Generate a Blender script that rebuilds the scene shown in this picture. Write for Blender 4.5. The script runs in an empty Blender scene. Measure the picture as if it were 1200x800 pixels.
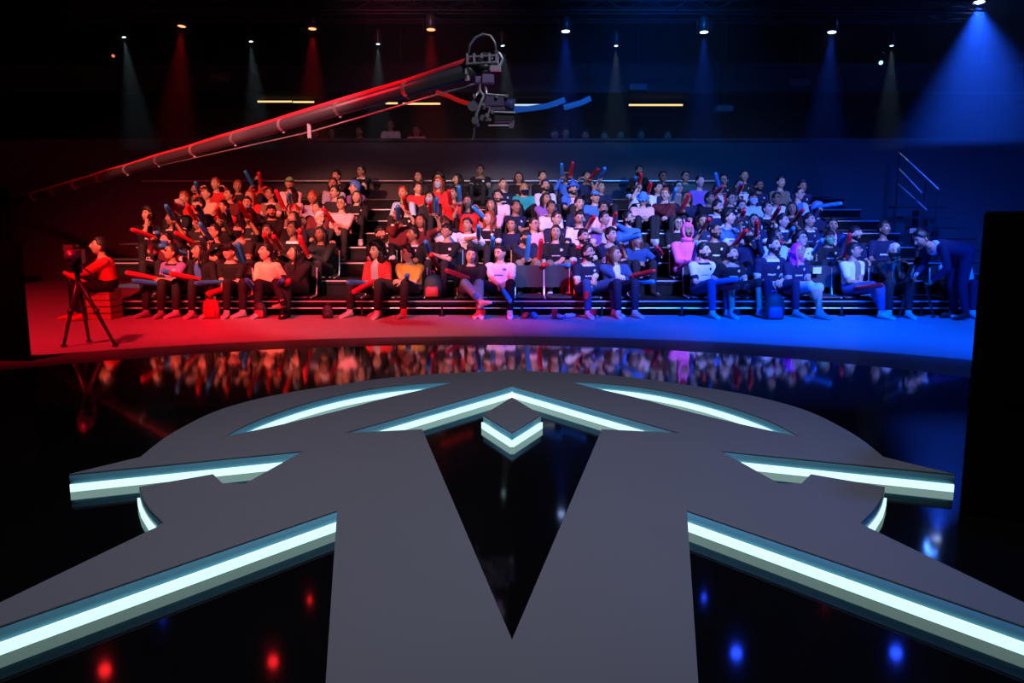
import bpy, math, random
import numpy as np
from mathutils import Vector, Matrix, Euler
random.seed(7)
R = math.radians
C = bpy.context.scene.collection
# ------------------------------------------------------------------ camera
F, PITCH, CAMZ = 950.0, math.atan(140 / 950.0), 1.54
cp, sp = math.cos(PITCH), math.sin(PITCH)
cd = bpy.data.cameras.new('camera'); cam = bpy.data.objects.new('camera', cd); C.objects.link(cam)
cam.location = (0, 0, CAMZ); cam.rotation_euler = (R(90) - PITCH, 0, 0)
cd.sensor_width = 36; cd.lens = 36 * F / 1200; cd.clip_start = 0.05; cd.clip_end = 200
bpy.context.scene.camera = cam

def ray(px, py):
    u = (px - 600) / F; v = (400 - py) / F
    return Vector((u, cp + v * sp, -sp + v * cp))
def on_z(px, py, z):
    d = ray(px, py); t = (z - CAMZ) / d.z
    return Vector((d.x * t, d.y * t, z))
def on_y(px, py, y):
    d = ray(px, py); t = y / d.y
    return Vector((d.x * t, y, CAMZ + d.z * t))
def proj(p):
    x, y, z = p[0], p[1], p[2] - CAMZ
    f = y * cp - z * sp; up = y * sp + z * cp
    return 600 + F * x / f, 400 - F * up / f

# ------------------------------------------------------------------ materials
MATS = {}
def mat(name, col, rough=0.6, metal=0.0, spec=0.5, emit=None, estr=0.0, bump=None, noise=None, alpha=None, coat=0.0):
    if name in MATS: return MATS[name]
    m = bpy.data.materials.new(name); m.use_nodes = True
    nt = m.node_tree; b = nt.nodes['Principled BSDF']
    b.inputs['Base Color'].default_value = (*col, 1)
    b.inputs['Roughness'].default_value = rough; b.inputs['Metallic'].default_value = metal
    b.inputs['Specular IOR Level'].default_value = spec
    if coat: b.inputs['Coat Weight'].default_value = coat
    if emit:
        b.inputs['Emission Color'].default_value = (*emit, 1); b.inputs['Emission Strength'].default_value = estr
    if noise:
        sc, amt = noise
        n = nt.nodes.new('ShaderNodeTexNoise'); n.inputs['Scale'].default_value = sc; n.inputs['Detail'].default_value = 5
        tc = nt.nodes.new('ShaderNodeTexCoord'); nt.links.new(tc.outputs['Object'], n.inputs['Vector'])
        mx = nt.nodes.new('ShaderNodeMix'); mx.data_type = 'RGBA'
        mx.inputs[6].default_value = (*[c * (1 - amt) for c in col], 1); mx.inputs[7].default_value = (*[min(1, c * (1 + amt)) for c in col], 1)
        nt.links.new(n.outputs['Fac'], mx.inputs[0]); nt.links.new(mx.outputs[2], b.inputs['Base Color'])
    if bump:
        sc, st = bump
        n = nt.nodes.new('ShaderNodeTexNoise'); n.inputs['Scale'].default_value = sc; n.inputs['Detail'].default_value = 4
        tc = nt.nodes.new('ShaderNodeTexCoord'); nt.links.new(tc.outputs['Object'], n.inputs['Vector'])
        bp = nt.nodes.new('ShaderNodeBump'); bp.inputs['Strength'].default_value = st; bp.inputs['Distance'].default_value = 0.01
        nt.links.new(n.outputs['Fac'], bp.inputs['Height']); nt.links.new(bp.outputs['Normal'], b.inputs['Normal'])
    MATS[name] = m
    return m

# ------------------------------------------------------------------ mesh helpers
class MB:
    def __init__(s): s.v = []; s.f = []; s.m = []
    def add(s, vs, fs, mi=0):
        o = len(s.v); s.v += [tuple(v) for v in vs]; s.f += [tuple(i + o for i in f) for f in fs]; s.m += [mi] * len(fs)
    def box(s, c, d, rot=None, mi=0):
        M = rot or Matrix.Identity(3); c = Vector(c)
        vs = [c + M @ Vector((x * d[0] / 2, y * d[1] / 2, z * d[2] / 2)) for x in (-1, 1) for y in (-1, 1) for z in (-1, 1)]
        s.add(vs, [(0, 1, 3, 2), (4, 6, 7, 5), (0, 4, 5, 1), (2, 3, 7, 6), (0, 2, 6, 4), (1, 5, 7, 3)], mi)
    def tube(s, pts, rad, n=8, mi=0, caps=True):
        pts = [Vector(p) for p in pts]; k = len(pts)
        rad = rad if isinstance(rad, (list, tuple)) else [rad] * k
        d0 = (pts[1] - pts[0]).normalized(); up = Vector((0, 0, 1)) if abs(d0.z) < .9 else Vector((1, 0, 0))
        x = d0.cross(up).normalized(); vs = []
        for i, p in enumerate(pts):
            d = ((pts[min(i + 1, k - 1)] - pts[max(i - 1, 0)])).normalized()
            x = (x - d * x.dot(d)).normalized(); y = d.cross(x)
            for j in range(n):
                a = 2 * math.pi * j / n; vs.append(p + (x * math.cos(a) + y * math.sin(a)) * rad[i])
        fs = [(i * n + j, i * n + (j + 1) % n, (i + 1) * n + (j + 1) % n, (i + 1) * n + j) for i in range(k - 1) for j in range(n)]
        if caps: fs += [tuple(range(n))[::-1], tuple(range((k - 1) * n, k * n))]
        s.add(vs, fs, mi)
    def cyl(s, a, b, r, n=16, mi=0): s.tube([a, b], r, n, mi)
    def cap(s, a, b, ra, rb, n=12, mi=0, hr=3):      # capsule with round ends
        a, b = Vector(a), Vector(b); d = (b - a); L = d.length
        d = d / L if L > 1e-6 else Vector((0, 0, 1))
        pts, rs = [], []
        for i in range(hr + 1):
            t = math.pi / 2 * i / hr; pts.append(a - d * ra * math.cos(t)); rs.append(max(ra * math.sin(t), ra * .05))
        for i in range(hr + 1):
            t = math.pi / 2 * i / hr; pts.append(b + d * rb * math.sin(t)); rs.append(max(rb * math.cos(t), rb * .05))
        s.tube(pts, rs, n, mi)
    def loft(s, rings, n=20, mi=0):                 # rings: (centre, xvec, yvec)
        vs = []
        for c, X, Y in rings:
            for j in range(n):
                a = 2 * math.pi * j / n; vs.append(c + X * math.cos(a) + Y * math.sin(a))
        k = len(rings)
        fs = [(i * n + j, i * n + (j + 1) % n, (i + 1) * n + (j + 1) % n, (i + 1) * n + j) for i in range(k - 1) for j in range(n)]
        fs += [tuple(range(n))[::-1], tuple(range((k - 1) * n, k * n))]
        s.add(vs, fs, mi)
    def ell(s, c, r, rot=None, n=16, k=10, mi=0):
        c = Vector(c); M = rot or Matrix.Identity(3); rg = []
        for i in range(k + 1):
            t = math.pi * i / k; q = max(math.sin(t), .04)
            rg.append((c + M @ Vector((0, 0, -r[2] * math.cos(t))), M @ Vector((r[0] * q, 0, 0)), M @ Vector((0, r[1] * q, 0))))
        s.loft(rg, n, mi)
    def prism(s, poly, z0, z1, mi=0):
        n = len(poly); vs = [(p[0], p[1], z0) for p in poly] + [(p[0], p[1], z1) for p in poly]
        s.add(vs, [tuple(range(n))[::-1], tuple(range(n, 2 * n))] + [(i, (i + 1) % n, n + (i + 1) % n, n + i) for i in range(n)], mi)
    def mesh(s, name, mats, smooth=False):
        me = bpy.data.meshes.new(name); me.from_pydata(s.v, [], s.f)
        for m in mats: me.materials.append(m)
        me.polygons.foreach_set('material_index', s.m)
        if smooth: me.polygons.foreach_set('use_smooth', [True] * len(s.f))
        me.update(); return me
    def build(s, name, mats, parent=None, smooth=False, bevel=0, loc=None, rot=None):
        if not isinstance(mats, (list, tuple)): mats = [mats]
        o = bpy.data.objects.new(name, s.mesh(name, mats, smooth)); C.objects.link(o)
        if parent is not None: o.parent = parent
        if loc is not None: o.location = loc
        if rot is not None: o.rotation_euler = rot
        if bevel:
            md = o.modifiers.new('bevel', 'BEVEL'); md.width = bevel; md.segments = 2; md.limit_method = 'ANGLE'
        return o
def tag(o, label, cat, group=None, kind=None):
    if label: o['label'] = label
    if cat: o['category'] = cat
    if group: o['group'] = group
    if kind: o['kind'] = kind
    return o
def empty(name, loc=(0, 0, 0), rz=0):
    o = bpy.data.objects.new(name, None); C.objects.link(o); o.location = loc; o.rotation_euler = (0, 0, rz); o.empty_display_size = .1
    return o
def struct(o): o['kind'] = 'structure'; return o
def dup(o, parent=None):
    c = o.copy(); C.objects.link(c); c.parent = parent
    for ch in list(o.children): dup(ch, c)
    return c
def look_rot(d):
    return Vector(d).to_track_quat('Z', 'Y').to_euler()

# ------------------------------------------------------------------ seating geometry
D0, RISE, TREAD, Z1 = 13.3, 0.263, 1.0, 0.266
def deck_z(j): return 0 if j < 1 else Z1 + RISE * (j - 1)
def deck_y(j): return D0 + TREAD * (j - 1)
GL = 0.12      # top of the glossy stage
LT = 0.22      # top of the raised emblem

# ------------------------------------------------------------------ room
black = mat('black_room', (.012, .012, .014), .9, noise=(3, .3))
def wallbox(name, x0, x1, y0, y1, z0, z1, m):
    b = MB(); b.box(((x0 + x1) / 2, (y0 + y1) / 2, (z0 + z1) / 2), (x1 - x0, y1 - y0, z1 - z0)); return struct(b.build(name, m))
floor_m = mat('arena_floor', (.42, .40, .42), .42, spec=.35, noise=(1.2, .12), bump=(30, .05))
wallbox('floor', -15, 15, -3, 27, -.2, 0, floor_m)
wallbox('ceiling', -15, 15, -3, 27, 9.0, 9.2, black)
wallbox('wall_left', -15.2, -15, -3, 27, -.2, 9.2, black)
wallbox('wall_right', 15, 15.2, -3, 27, -.2, 9.2, black)
wallbox('wall_back', -15.2, 15.2, 27, 27.2, -.2, 9.2, mat('back_grey', (.05, .05, .055), .9))
# parapet wall behind the seats with the gallery above it
par = mat('parapet_grey', (.11, .105, .115), .85, noise=(.8, .1))
PY = 21.5
wz = on_y(600, 165, PY).z
wallbox('wall_parapet', -15, 15, PY, PY + .25, 0, wz, par)
cop = MB(); cop.box((0, PY + .12, wz + .03), (30, .34, .06)); struct(cop.build('trim_1', mat('coping', (.10, .10, .11), .5)))
wallbox('floor_gallery', -15, 15, PY + .25, 27, wz - 1.35, wz - 1.15, black)
f0, f1 = on_y(600, 108, 23.2).z, on_y(600, 74, 23.2).z
wallbox('wall_soffit', -15, 15, 23.2, 23.45, f0, f1, mat('soffit_grey', (.04, .04, .05), .8))
wallbox('ceiling_gallery', -15, 15, 23.45, 27, f0, f0 + .2, black)

# ------------------------------------------------------------------ stage
gloss = mat('black_gloss', (.003, .003, .004), .055, spec=.5)
def arcpts(cx, cy, r, a0, a1, n): return [(cx + r * math.sin(R(a0 + (a1 - a0) * i / n)), cy + r * math.cos(R(a0 + (a1 - a0) * i / n))) for i in range(n + 1)]
def fit_arc(pxs, z):
    P = np.array([[on_z(x, y, z).x, on_z(x, y, z).y] for x, y in pxs])
    A = np.c_[2 * P, np.ones(len(P))]; b = (P ** 2).sum(1); s = np.linalg.lstsq(A, b, rcond=None)[0]
    return s[0], s[1], math.sqrt(s[2] + s[0] ** 2 + s[1] ** 2)
ix, iy, ir = fit_arc([(200, 415), (400, 409), (600, 405), (750, 408), (900, 416), (1000, 427), (1135, 443), (60, 428)], GL)
ox, oy, orr = fit_arc([(130, 409), (300, 401), (600, 394.5), (800, 398), (900, 403), (1025, 413)], .06)
print('stage arcs', ix, iy, ir, ox, oy, orr)
pts = arcpts(ix, iy, ir, -62, 62, 90) + [(11, -2), (-11, -2)]
b = MB(); b.prism(pts[::-1], 0.0, GL); st = b.build('stage_platform', gloss)
tag(st, 'round black glossy stage platform mirroring the audience around the grey emblem', 'stage')
b = MB(); b.prism((arcpts(ox, oy, orr, -62, 62, 90) + arcpts(ix, iy, ir + .01, -62, 62, 90)[::-1])[::-1], 0.0, .06)
tag(b.build('stage_step', mat('step_dark', (.13, .12, .13), .45, spec=.5, noise=(3, .15))), 'low dark step curving around the far edge of the glossy stage', 'step')

# emblem
def sym(pts): return [on_z(x, y, LT) for x, y in pts]
outer_l = [(600, 432.5), (575, 435), (550, 436), (500, 438.6), (450, 443), (400, 450), (350, 457.5), (300, 467.5), (250, 482.5), (200, 508), (164, 535), (81, 555),
           (356, 527.5), (287, 566), (261, 566), (250, 555), (163, 570), (167, 583), (176, 597), (191, 612),
           (181, 618), (0, 705), (-175, 792), (395, 597), (361, 1100)]
def mirror(P): return [Vector((-p.x, p.y, p.z)) for p in P]
def smooth_arc(P, i0, i1): return P
OL = sym(outer_l)
arc = OL[:11]
# resample the ring contour smoothly (Catmull-Rom)
def catmull(P, n=5):
    out = []
    for i in range(len(P) - 1):
        a = P[max(i - 1, 0)]; b_ = P[i]; c = P[i + 1]; d = P[min(i + 2, len(P) - 1)]
        for k in range(n):
            t = k / n; out.append(.5 * ((2 * b_) + (c - a) * t + (2 * a - 5 * b_ + 4 * c - d) * t * t + (3 * b_ - a - 3 * c + d) * t ** 3))
    out.append(P[-1]); return out
left = [OL[0]] + catmull(OL[1:11]) + OL[11:16] + catmull(OL[16:20]) + OL[20:]
outer = left + mirror(left[1:])[::-1]
vhole = sym([(598.5, 451.5), (402, 507), (495, 502.5), (599, 748)])
vh = [Vector((0, vhole[0].y, LT)), vhole[1], vhole[2], Vector((0, vhole[3].y, LT))]; vh += [Vector((-vh[2].x, vh[2].y, LT)), Vector((-vh[1].x, vh[1].y, LT))]
cu = catmull(sym([(262, 511.5), (300, 492), (350, 474.5), (400, 461.5), (450, 452.5), (500, 447.8), (535, 446.5)]), 4)
cl = catmull(sym([(535, 446.5), (500, 455), (450, 466.5), (400, 480), (330, 497), (262, 511.5)]), 4)
cres = cu[:-1] + cl[:-1]
diam = [Vector((0, on_z(600, 465, LT).y, LT)), on_z(566, 485.5, LT), Vector((0, on_z(600, 506, LT).y, LT))]; diam.append(Vector((-diam[1].x, diam[1].y, LT)))
def slab(name, loops, m, z0, z1, bev=.004):
    cu_ = bpy.data.curves.new(name, 'CURVE'); cu_.dimensions = '2D'; cu_.fill_mode = 'BOTH'; cu_.extrude = (z1 - z0) / 2 - bev; cu_.bevel_depth = bev; cu_.bevel_resolution = 1
    cu_.offset = -bev
    for lp in loops:
        s = cu_.splines.new('POLY'); s.points.add(len(lp) - 1); s.use_cyclic_u = True
        for i, p in enumerate(lp): s.points[i].co = (p[0], p[1], 0, 1)
    t = bpy.data.objects.new(name, cu_); C.objects.link(t); bpy.context.view_layer.update()
    me = bpy.data.meshes.new_from_object(t.evaluated_get(bpy.context.evaluated_depsgraph_get()))
    bpy.data.objects.remove(t); me.materials.clear(); me.materials.append(m)
    o = bpy.data.objects.new(name, me); C.objects.link(o)
    for v in me.vertices: v.co.z += (z0 + z1) / 2
    return o
top_m = mat('emblem_grey', (.155, .16, .19), .55, spec=.3, noise=(1.5, .06), bump=(60, .04))
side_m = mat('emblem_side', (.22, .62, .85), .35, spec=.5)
led_m = mat('led_strip', (.9, 1, 1), .4, emit=(.60, 1.0, .93), estr=1.15)
em = slab('floor_emblem', [outer, vh, cres, mirror(cres)[::-1]], top_m, LT - .012, LT)
tag(em, 'huge raised matte grey stage emblem with ring, arms and V opening, edged by lights', 'stage emblem')
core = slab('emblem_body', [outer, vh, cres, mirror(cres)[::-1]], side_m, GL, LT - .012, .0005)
core.parent = em; core['label'] = 'pale side walls of the raised emblem'
dm = slab('emblem_diamond', [diam], top_m, LT - .012, LT)
tag(dm, 'small grey diamond block standing in the peak of the V opening', 'stage emblem')
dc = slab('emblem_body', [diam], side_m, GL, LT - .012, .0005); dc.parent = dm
def strip(path, off, parent, h=.042, d=.012):
    """light strip standing on the glossy floor against a wall; off = outward normal side (+1/-1)"""
    b = MB(); P = [Vector((p[0], p[1], 0)) for p in path]; N = []
    for i in range(len(P)):
        t = (P[min(i + 1, len(P) - 1)] - P[max(i - 1, 0)]).normalized(); N.append(Vector((-t.y, t.x, 0)) * off)
    vs = []
    for p, n in zip(P, N):
        a = p + n * .001; c = p + n * d
        vs += [(a.x, a.y, GL + .002), (c.x, c.y, GL + .002), (c.x, c.y, GL + h), (a.x, a.y, GL + h)]
    fs = [(4 * i + k, 4 * i + (k + 1) % 4, 4 * i + 4 + (k + 1) % 4, 4 * i + 4 + k) for i in range(len(P) - 1) for k in range(4)]
    fs += [(3, 2, 1, 0), tuple(4 * (len(P) - 1) + k for k in range(4))]
    b.add(vs, fs); return b.build('light_strip', led_m, parent)
def toward_cam(path, parent, **k):
    m = path[len(path) // 2]; t = (path[min(len(path) // 2 + 1, len(path) - 1)] - path[max(len(path) // 2 - 1, 0)]).normalized()
    n = Vector((-t.y, t.x, 0)); strip(path, 1 if n.y < 0 else -1, parent, **k)
for path in ([OL[11], OL[12]], OL[16:20], [OL[22], OL[23]], [vh[0], vh[1]], cu):
    toward_cam(list(path), em); toward_cam(mirror(path), em)
for a, c in ((diam[1], diam[2]), (diam[2], diam[3])): toward_cam([a, c], dm, h=.045)

# ------------------------------------------------------------------ seating tiers
tier_m = mat('tier_black', (.0045, .0045, .005), .75, spec=.25, bump=(40, .1))
alu = mat('aluminium_edge', (.75, .75, .78), .35, metal=.6)
dark_metal = mat('dark_metal', (.05, .05, .055), .45, metal=.6)
ORD = ['front', 'second', 'third', 'fourth', 'fifth', 'sixth', 'seventh', 'top']
XL, XR = -8.4, 8.2
for j in range(1, 9):
    XL = -6.55 if j < 3 else -7.5
    y0 = deck_y(j); y1 = y0 + (TREAD if j < 8 else 1.1); z = deck_z(j)
    root = empty('seating_tier', (0, y0, 0))
    tag(root, f'black carpeted seating tier with bright edge, {ORD[j-1]} step up from the arena floor' if j < 8 else 'topmost black seating tier against the parapet wall', 'seating tier', 'stepped black seating tiers')
    b = MB(); b.box(((XL + XR) / 2, (y1 - y0) / 2, z - .04), (XR - XL, y1 - y0, .08)); b.build('deck', tier_m, root)
    b = MB(); b.box(((XL + XR) / 2, -.008, z - .018), (XR - XL, .02, .022)); b.build('edge_trim', alu if j < 8 else dark_metal, root)
    b = MB(); b.box(((XL + XR) / 2, .22 if j == 1 else .03, (z - .08) / 2 if j == 1 else z - .08 - (RISE - .08) / 2), (XR - XL, .02, (z - .08) if j == 1 else RISE - .08)); b.build('riser_panel', tier_m, root)
    if j == 1:
        for k in range(12):
            b = MB(); x = XL + .1 + k * (XR - XL - .2) / 11; b.cyl((x, .05, 0), (x, .05, z - .08), .022); b.box((x, .05, .006), (.1, .1, .012)); b.build('post', dark_metal, root)
        b = MB(); b.cyl((XL, .05, .13), (XR, .05, .13), .012, 8); b.build('lower_rail', alu, root)
# hand rail on the parapet wall behind the top row
b = MB(); rz_ = on_y(600, 212, PY - .12).z; b.cyl((-9.6, PY - .12, rz_), (5.6, PY - .12, rz_), .022, 10)
for k in range(14): x = -9.3 + k * 1.13; b.cyl((x, PY - .12, rz_), (x, PY + .0, rz_ - .04), .012, 6)
tag(b.build('wall_rail', alu), 'long pale metal rail running along the parapet wall above the top row', 'rail')
# stair with rails at the far blue side
sr = empty('side_stair', (9.6, 17.5, 0)); tag(sr, 'dim metal stair with sloping handrails beyond the blue-lit seating', 'stair')
b = MB()
for k in range(8): b.box((.6, 3.2 - k * .5, 1.9 - k * .25), (1.3, .3, .05)); b.box((.6, 3.2 - k * .5, .9 - k * .12), (.05, .3, 1.9 - k * .25 - .05))
b.build('stair_treads', dark_metal, sr)
for (p, q) in (((1053, 178), (1100, 222)), ((1053, 197), (1080, 226)), ((1053, 216), (1086, 246))):
    A, B_ = on_y(*p, 20.5), on_y(*q, 18.2); b = MB(); b.cyl(A - sr.location, B_ - sr.location, .018, 8); b.build('handrail', mat('brass_rail', (.6, .55, .45), .35, metal=.8), sr)
for p, yy in (((1054, 178), 20.4), ((1085, 208), 19.0), ((1099, 222), 18.3)):
    A = on_y(*p, yy); b = MB(); b.cyl(A - sr.location, Vector((A.x, A.y, .0)) - sr.location, .02, 8); b.build('baluster', dark_metal, sr)

seat_m = mat('chair_black', (.03, .03, .035), .35, spec=.5)
def make_chair():
    r = empty('folding_chair')
    b = MB(); 
    rg = []
    for i, (y, z, w) in enumerate([(-.22, .045, .2), (-.17, .058, .225), (0, .050, .225), (.16, .055, .22), (.2, .068, .2)]):
        rg.append([(-w, y, z), (w, y, z), (w, y, z - .03), (-w, y, z - .03)])
    vs = [v for q in rg for v in q]; fs = [(4 * i + k, 4 * i + (k + 1) % 4, 4 * i + 4 + (k + 1) % 4, 4 * i + 4 + k) for i in range(4) for k in range(4)] + [(3, 2, 1, 0), (16, 17, 18, 19)]
    b.add(vs, fs); b.build('seat', seat_m, r, bevel=.008)
    b = MB(); n = 10; vs = []
    for s in (0, .022):
        for i in range(n + 1):
            x = -.245 + .49 * i / n; yb = .235 - .05 * (1 - (x / .245) ** 2) * -1 + s
            for z in (.17, .54 - .02 * (abs(x) / .245) ** 4): vs.append((x, yb + (z - .17) * .12, z))
    o2 = 2 * (n + 1); fs = []
    for i in range(n):
        fs.append((2 * i, 2 * i + 2, 2 * i + 3, 2 * i + 1)); fs.append((o2 + 2 * i, o2 + 2 * i + 1, o2 + 2 * i + 3, o2 + 2 * i + 2))
        fs.append((2 * i + 1, 2 * i + 3, o2 + 2 * i + 3, o2 + 2 * i + 1)); fs.append((2 * i, o2 + 2 * i, o2 + 2 * i + 2, 2 * i + 2))
    fs += [(0, 1, o2 + 1, o2), (2 * n, o2 + 2 * n, o2 + 2 * n + 1, 2 * n + 1)]
    b.add(vs, fs); b.build('backrest', seat_m, r, smooth=False)
    for s in (-1, 1):
        b = MB(); b.tube([(s * .255, -.2, .03), (s * .255, .2, .04), (s * .255, .26, .2), (s * .255, .3, .5)], .012, 8); b.build('side_frame', alu, r)
        for y in (-.17, .17):
            b = MB(); b.cyl((s * .235, y, 0), (s * .235, y, .03), .014, 8); b.build('leg', dark_metal, r)
    return r
chair0 = make_chair()
CH = [0]
def chair(x, j, label, group='black chairs on the tiers', dy=0):
    c = chair0 if CH[0] == 0 else dup(chair0); CH[0] += 1
    c.location = (x, deck_y(j) + .32 + dy, deck_z(j)); tag(c, label, 'chair', group); return c

# ------------------------------------------------------------------ people engine
COL = {
 'black': (.009, .009, .011), 'charcoal': (.020, .020, .023), 'navy': (.010, .015, .05), 'white': (.66, .66, .68), 'grey': (.30, .30, .32),
 'red': (.62, .03, .03), 'orange': (.85, .36, .06), 'peach': (.85, .52, .36), 'pink': (.80, .42, .48), 'teal': (.02, .42, .36), 'denim': (.03, .08, .22),
 'blue': (.05, .16, .55), 'lightblue': (.34, .52, .75), 'purple': (.26, .12, .42), 'darkred': (.12, .018, .022), 'hotpink': (.85, .12, .42),
 'brown': (.10, .045, .025), 'dark': (.012, .010, .010), 'blond': (.42, .26, .10), 'auburn': (.26, .05, .02), 'silver': (.45, .44, .43),
 'green': (.15, .45, .2), 'bluehair': (.08, .25, .75), 'khaki': (.20, .17, .12), 'magenta': (.75, .04, .45), 'darkgreen': (.03, .09, .07)}
WORD = {'peach': 'pale orange', 'denim': 'denim blue', 'lightblue': 'light blue', 'darkred': 'dark red', 'hotpink': 'bright pink', 'darkgreen': 'dark green', 'dark': 'dark', 'bluehair': 'blue'}
SKIN = [(.54, .32, .22), (.44, .235, .15), (.30, .16, .10), (.58, .37, .27)]
def cm(c, r=.8): return mat('cloth_' + c, COL[c], r, spec=.25)
def hm(c): return mat('hair_' + c, COL[c], .5, spec=.4, bump=(120, .3))
def skin_m(i): return mat('skin_%d' % i, SKIN[i], .45, spec=.4)
eye_m = mat('eye_dark', (.03, .02, .02), .2); lip_m = [mat('lips_%d' % i, (s[0] * .8, s[1] * .5, s[2] * .5), .4) for i, s in enumerate(SKIN)]
brow_m = mat('brow', (.03, .02, .015), .7)
white_m = mat('cloth_white', COL['white'], .8, spec=.25)

# head surface: grid with its pole at the nose (direction -y)
def head_grid(n=40, k=26):
    T = (np.linspace(0, 1, k + 1) ** 1.25) * math.pi
    vs = [(0, -1, 0)]
    for t in T[1:-1]:
        for j in range(n):
            a = 2 * math.pi * j / n; vs.append((math.sin(t) * math.cos(a), -math.cos(t), math.sin(t) * math.sin(a)))
    vs.append((0, 1, 0)); D = np.array(vs); fs = []
    for j in range(n): fs.append((0, 1 + (j + 1) % n, 1 + j))
    for i in range(k - 2):
        a = 1 + i * n
        for j in range(n): fs.append((a + j, a + (j + 1) % n, a + n + (j + 1) % n, a + n + j))
    a = 1 + (k - 2) * n; e = len(vs) - 1
    for j in range(n): fs.append((a + j, a + (j + 1) % n, e))
    return D, fs
HD, HF = head_grid()
def head_shape(D):
    x, y, z = D[:, 0].copy(), D[:, 1].copy(), D[:, 2].copy()
    low = np.clip(-z, 0, 1)
    X = x * .076 * (1 - .26 * low ** 1.6); Y = y * .097; Z = z * .115
    Y = np.where(y > 0, Y * (1 - .35 * low), Y * (1 - .10 * low)); Y = np.where((y < 0) & (z > 0), Y * (1 - .10 * z ** 2), Y)
    fr = np.clip(-y, 0, 1)
    g = lambda cx, cz, sx, sz: np.exp(-((X - cx) / sx) ** 2 - ((Z - cz) / sz) ** 2) * (fr > .2)
    push = .026 * g(0, -.022, .013, .017) + .013 * g(0, .004, .010, .022) + .005 * (g(.028, .036, .02, .008) + g(-.028, .036, .02, .008))
    push += -.010 * (g(.030, .012, .015, .012) + g(-.030, .012, .015, .012)) + .006 * (g(.031, .011, .008, .006) + g(-.031, .011, .008, .006))
    push += .007 * g(0, -.054, .022, .010) - .004 * g(0, -.054, .02, .0025) + .009 * g(0, -.092, .020, .016) + .003 * (g(.042, -.02, .018, .018) + g(-.042, -.02, .018, .018))
    Y = Y - push
    return np.stack([X, Y, Z], 1)
HV = head_shape(HD)
HC = np.array([HV[list(f)].mean(0) for f in HF]); HN = HD / np.linalg.norm(HD, axis=1)[:, None]
HMI = np.zeros(len(HF), int)
_f = HC[:, 1] < -.05
HMI[_f & (((abs(HC[:, 0]) - .031) / .012) ** 2 + ((HC[:, 2] - .011) / .0065) ** 2 < 1)] = 1
HMI[_f & ((HC[:, 0] / .024) ** 2 + ((HC[:, 2] + .054) / .009) ** 2 < 1)] = 2
HMI[_f & (abs(HC[:, 2] - .036) < .0055) & (abs(HC[:, 0]) > .013) & (abs(HC[:, 0]) < .047)] = 3
def head_mb():
    b = MB(); b.v = [tuple(v) for v in HV]; b.f = list(HF); b.m = list(HMI)
    for s in (-1, 1):
        b.ell((s * .078, .008, -.005), (.009, .018, .031), Matrix.Rotation(R(-18 * s), 3, 'Z'), 10, 6)
        b.ell((s * .083, .006, .0), (.006, .010, .020), None, 8, 5)
    return b
def shell(b, cond, off, n_sink=.004):
    """closed-looking layer over the head where cond(x,y,z) holds"""
    keep = np.array([bool(cond(*p)) for p in HV]); fs = [f for f in HF if any(keep[i] for i in f)]
    used = sorted({i for f in fs for i in f}); idx = {v: i for i, v in enumerate(used)}; vs = []
    for i in used:
        p = HV[i]; n = HN[i]; o = off(*p) if keep[i] else -n_sink
        vs.append(tuple(p + n * o))
    b.add(vs, [tuple(idx[i] for i in f) for f in fs])
rn = np.random.RandomState(3)
def hair_mesh(style):
    b = MB()
    line = lambda x, y: .066 + .0 * x if y < -.03 else (-.01 - .055 * min(1, (y + .03) / .06) if y > -.03 else .05)
    hl = lambda x, y, z: (z > (.078 if y < -.05 else .068 - (y + .05) * .75 if y < .02 else -.055)) if abs(x) < .062 else (z > (.045 if y < -.03 else .018 - max(0, y) * .9))
    if style == 'short': shell(b, hl, lambda x, y, z: .009 + .016 * max(z, 0) / .1 + .005 * math.sin(x * 90 + y * 50) + rn.uniform(-.0035, .0035))
    elif style == 'buzz': shell(b, hl, lambda x, y, z: .005)
    elif style == 'fringe': shell(b, lambda x, y, z: hl(x, y, z) or (z > .048 and y < -.03), lambda x, y, z: .017 + rn.uniform(-.003, .003))
    elif style == 'quiff': shell(b, hl, lambda x, y, z: .012 + (.026 if z > .07 and y < .02 else 0) + rn.uniform(-.003, .003))
    elif style == 'curly': shell(b, hl, lambda x, y, z: .034 + .02 * max(z, 0) / .1 + rn.uniform(-.010, .010))
    elif style == 'bigcurly':
        shell(b, lambda x, y, z: hl(x, y, z) or (y > -.01), lambda x, y, z: .062 + rn.uniform(-.012, .012))
        for s in (-1, 1):
            for k in range(5): b.ell((s * (.10 + .02 * math.sin(k)), .01 + .01 * k, -.02 - .032 * k), (.042, .045, .036), None, 10, 6)
        for k in range(4): b.ell((-.06 + .04 * k, .09, -.10), (.045, .035, .06), None, 10, 6)
    elif style in ('long', 'longwave'):
        shell(b, hl, lambda x, y, z: .018 + rn.uniform(-.002, .002)); w = .012 if style == 'longwave' else .003
        for s in (-1, 1):
            for k in range(4):
                x0 = s * (.078 - .006 * k); y0 = -.02 + .03 * k
                pts = [(x0, y0, .06 - .01 * k)] + [(x0 + s * (.010 + w * math.sin(q * 1.7 + k)), y0 + .006 * q - .004 * q * (k == 0), .0 - .048 * q) for q in range(6)]
                b.tube(pts, [.014, .019, .021, .021, .019, .015, .007], 8)
        for k in range(5):
            x0 = -.056 + .028 * k; b.tube([(x0, .08, .05)] + [(x0 + w * math.sin(q + k), .103 + .004 * q, 0 - .05 * q) for q in range(6)], [.02, .024, .024, .023, .02, .016, .008], 8)
    elif style == 'bun':
        shell(b, hl, lambda x, y, z: .012); b.ell((0, .09, .06), (.036, .036, .034), None, 14, 8)
    return b
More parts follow.
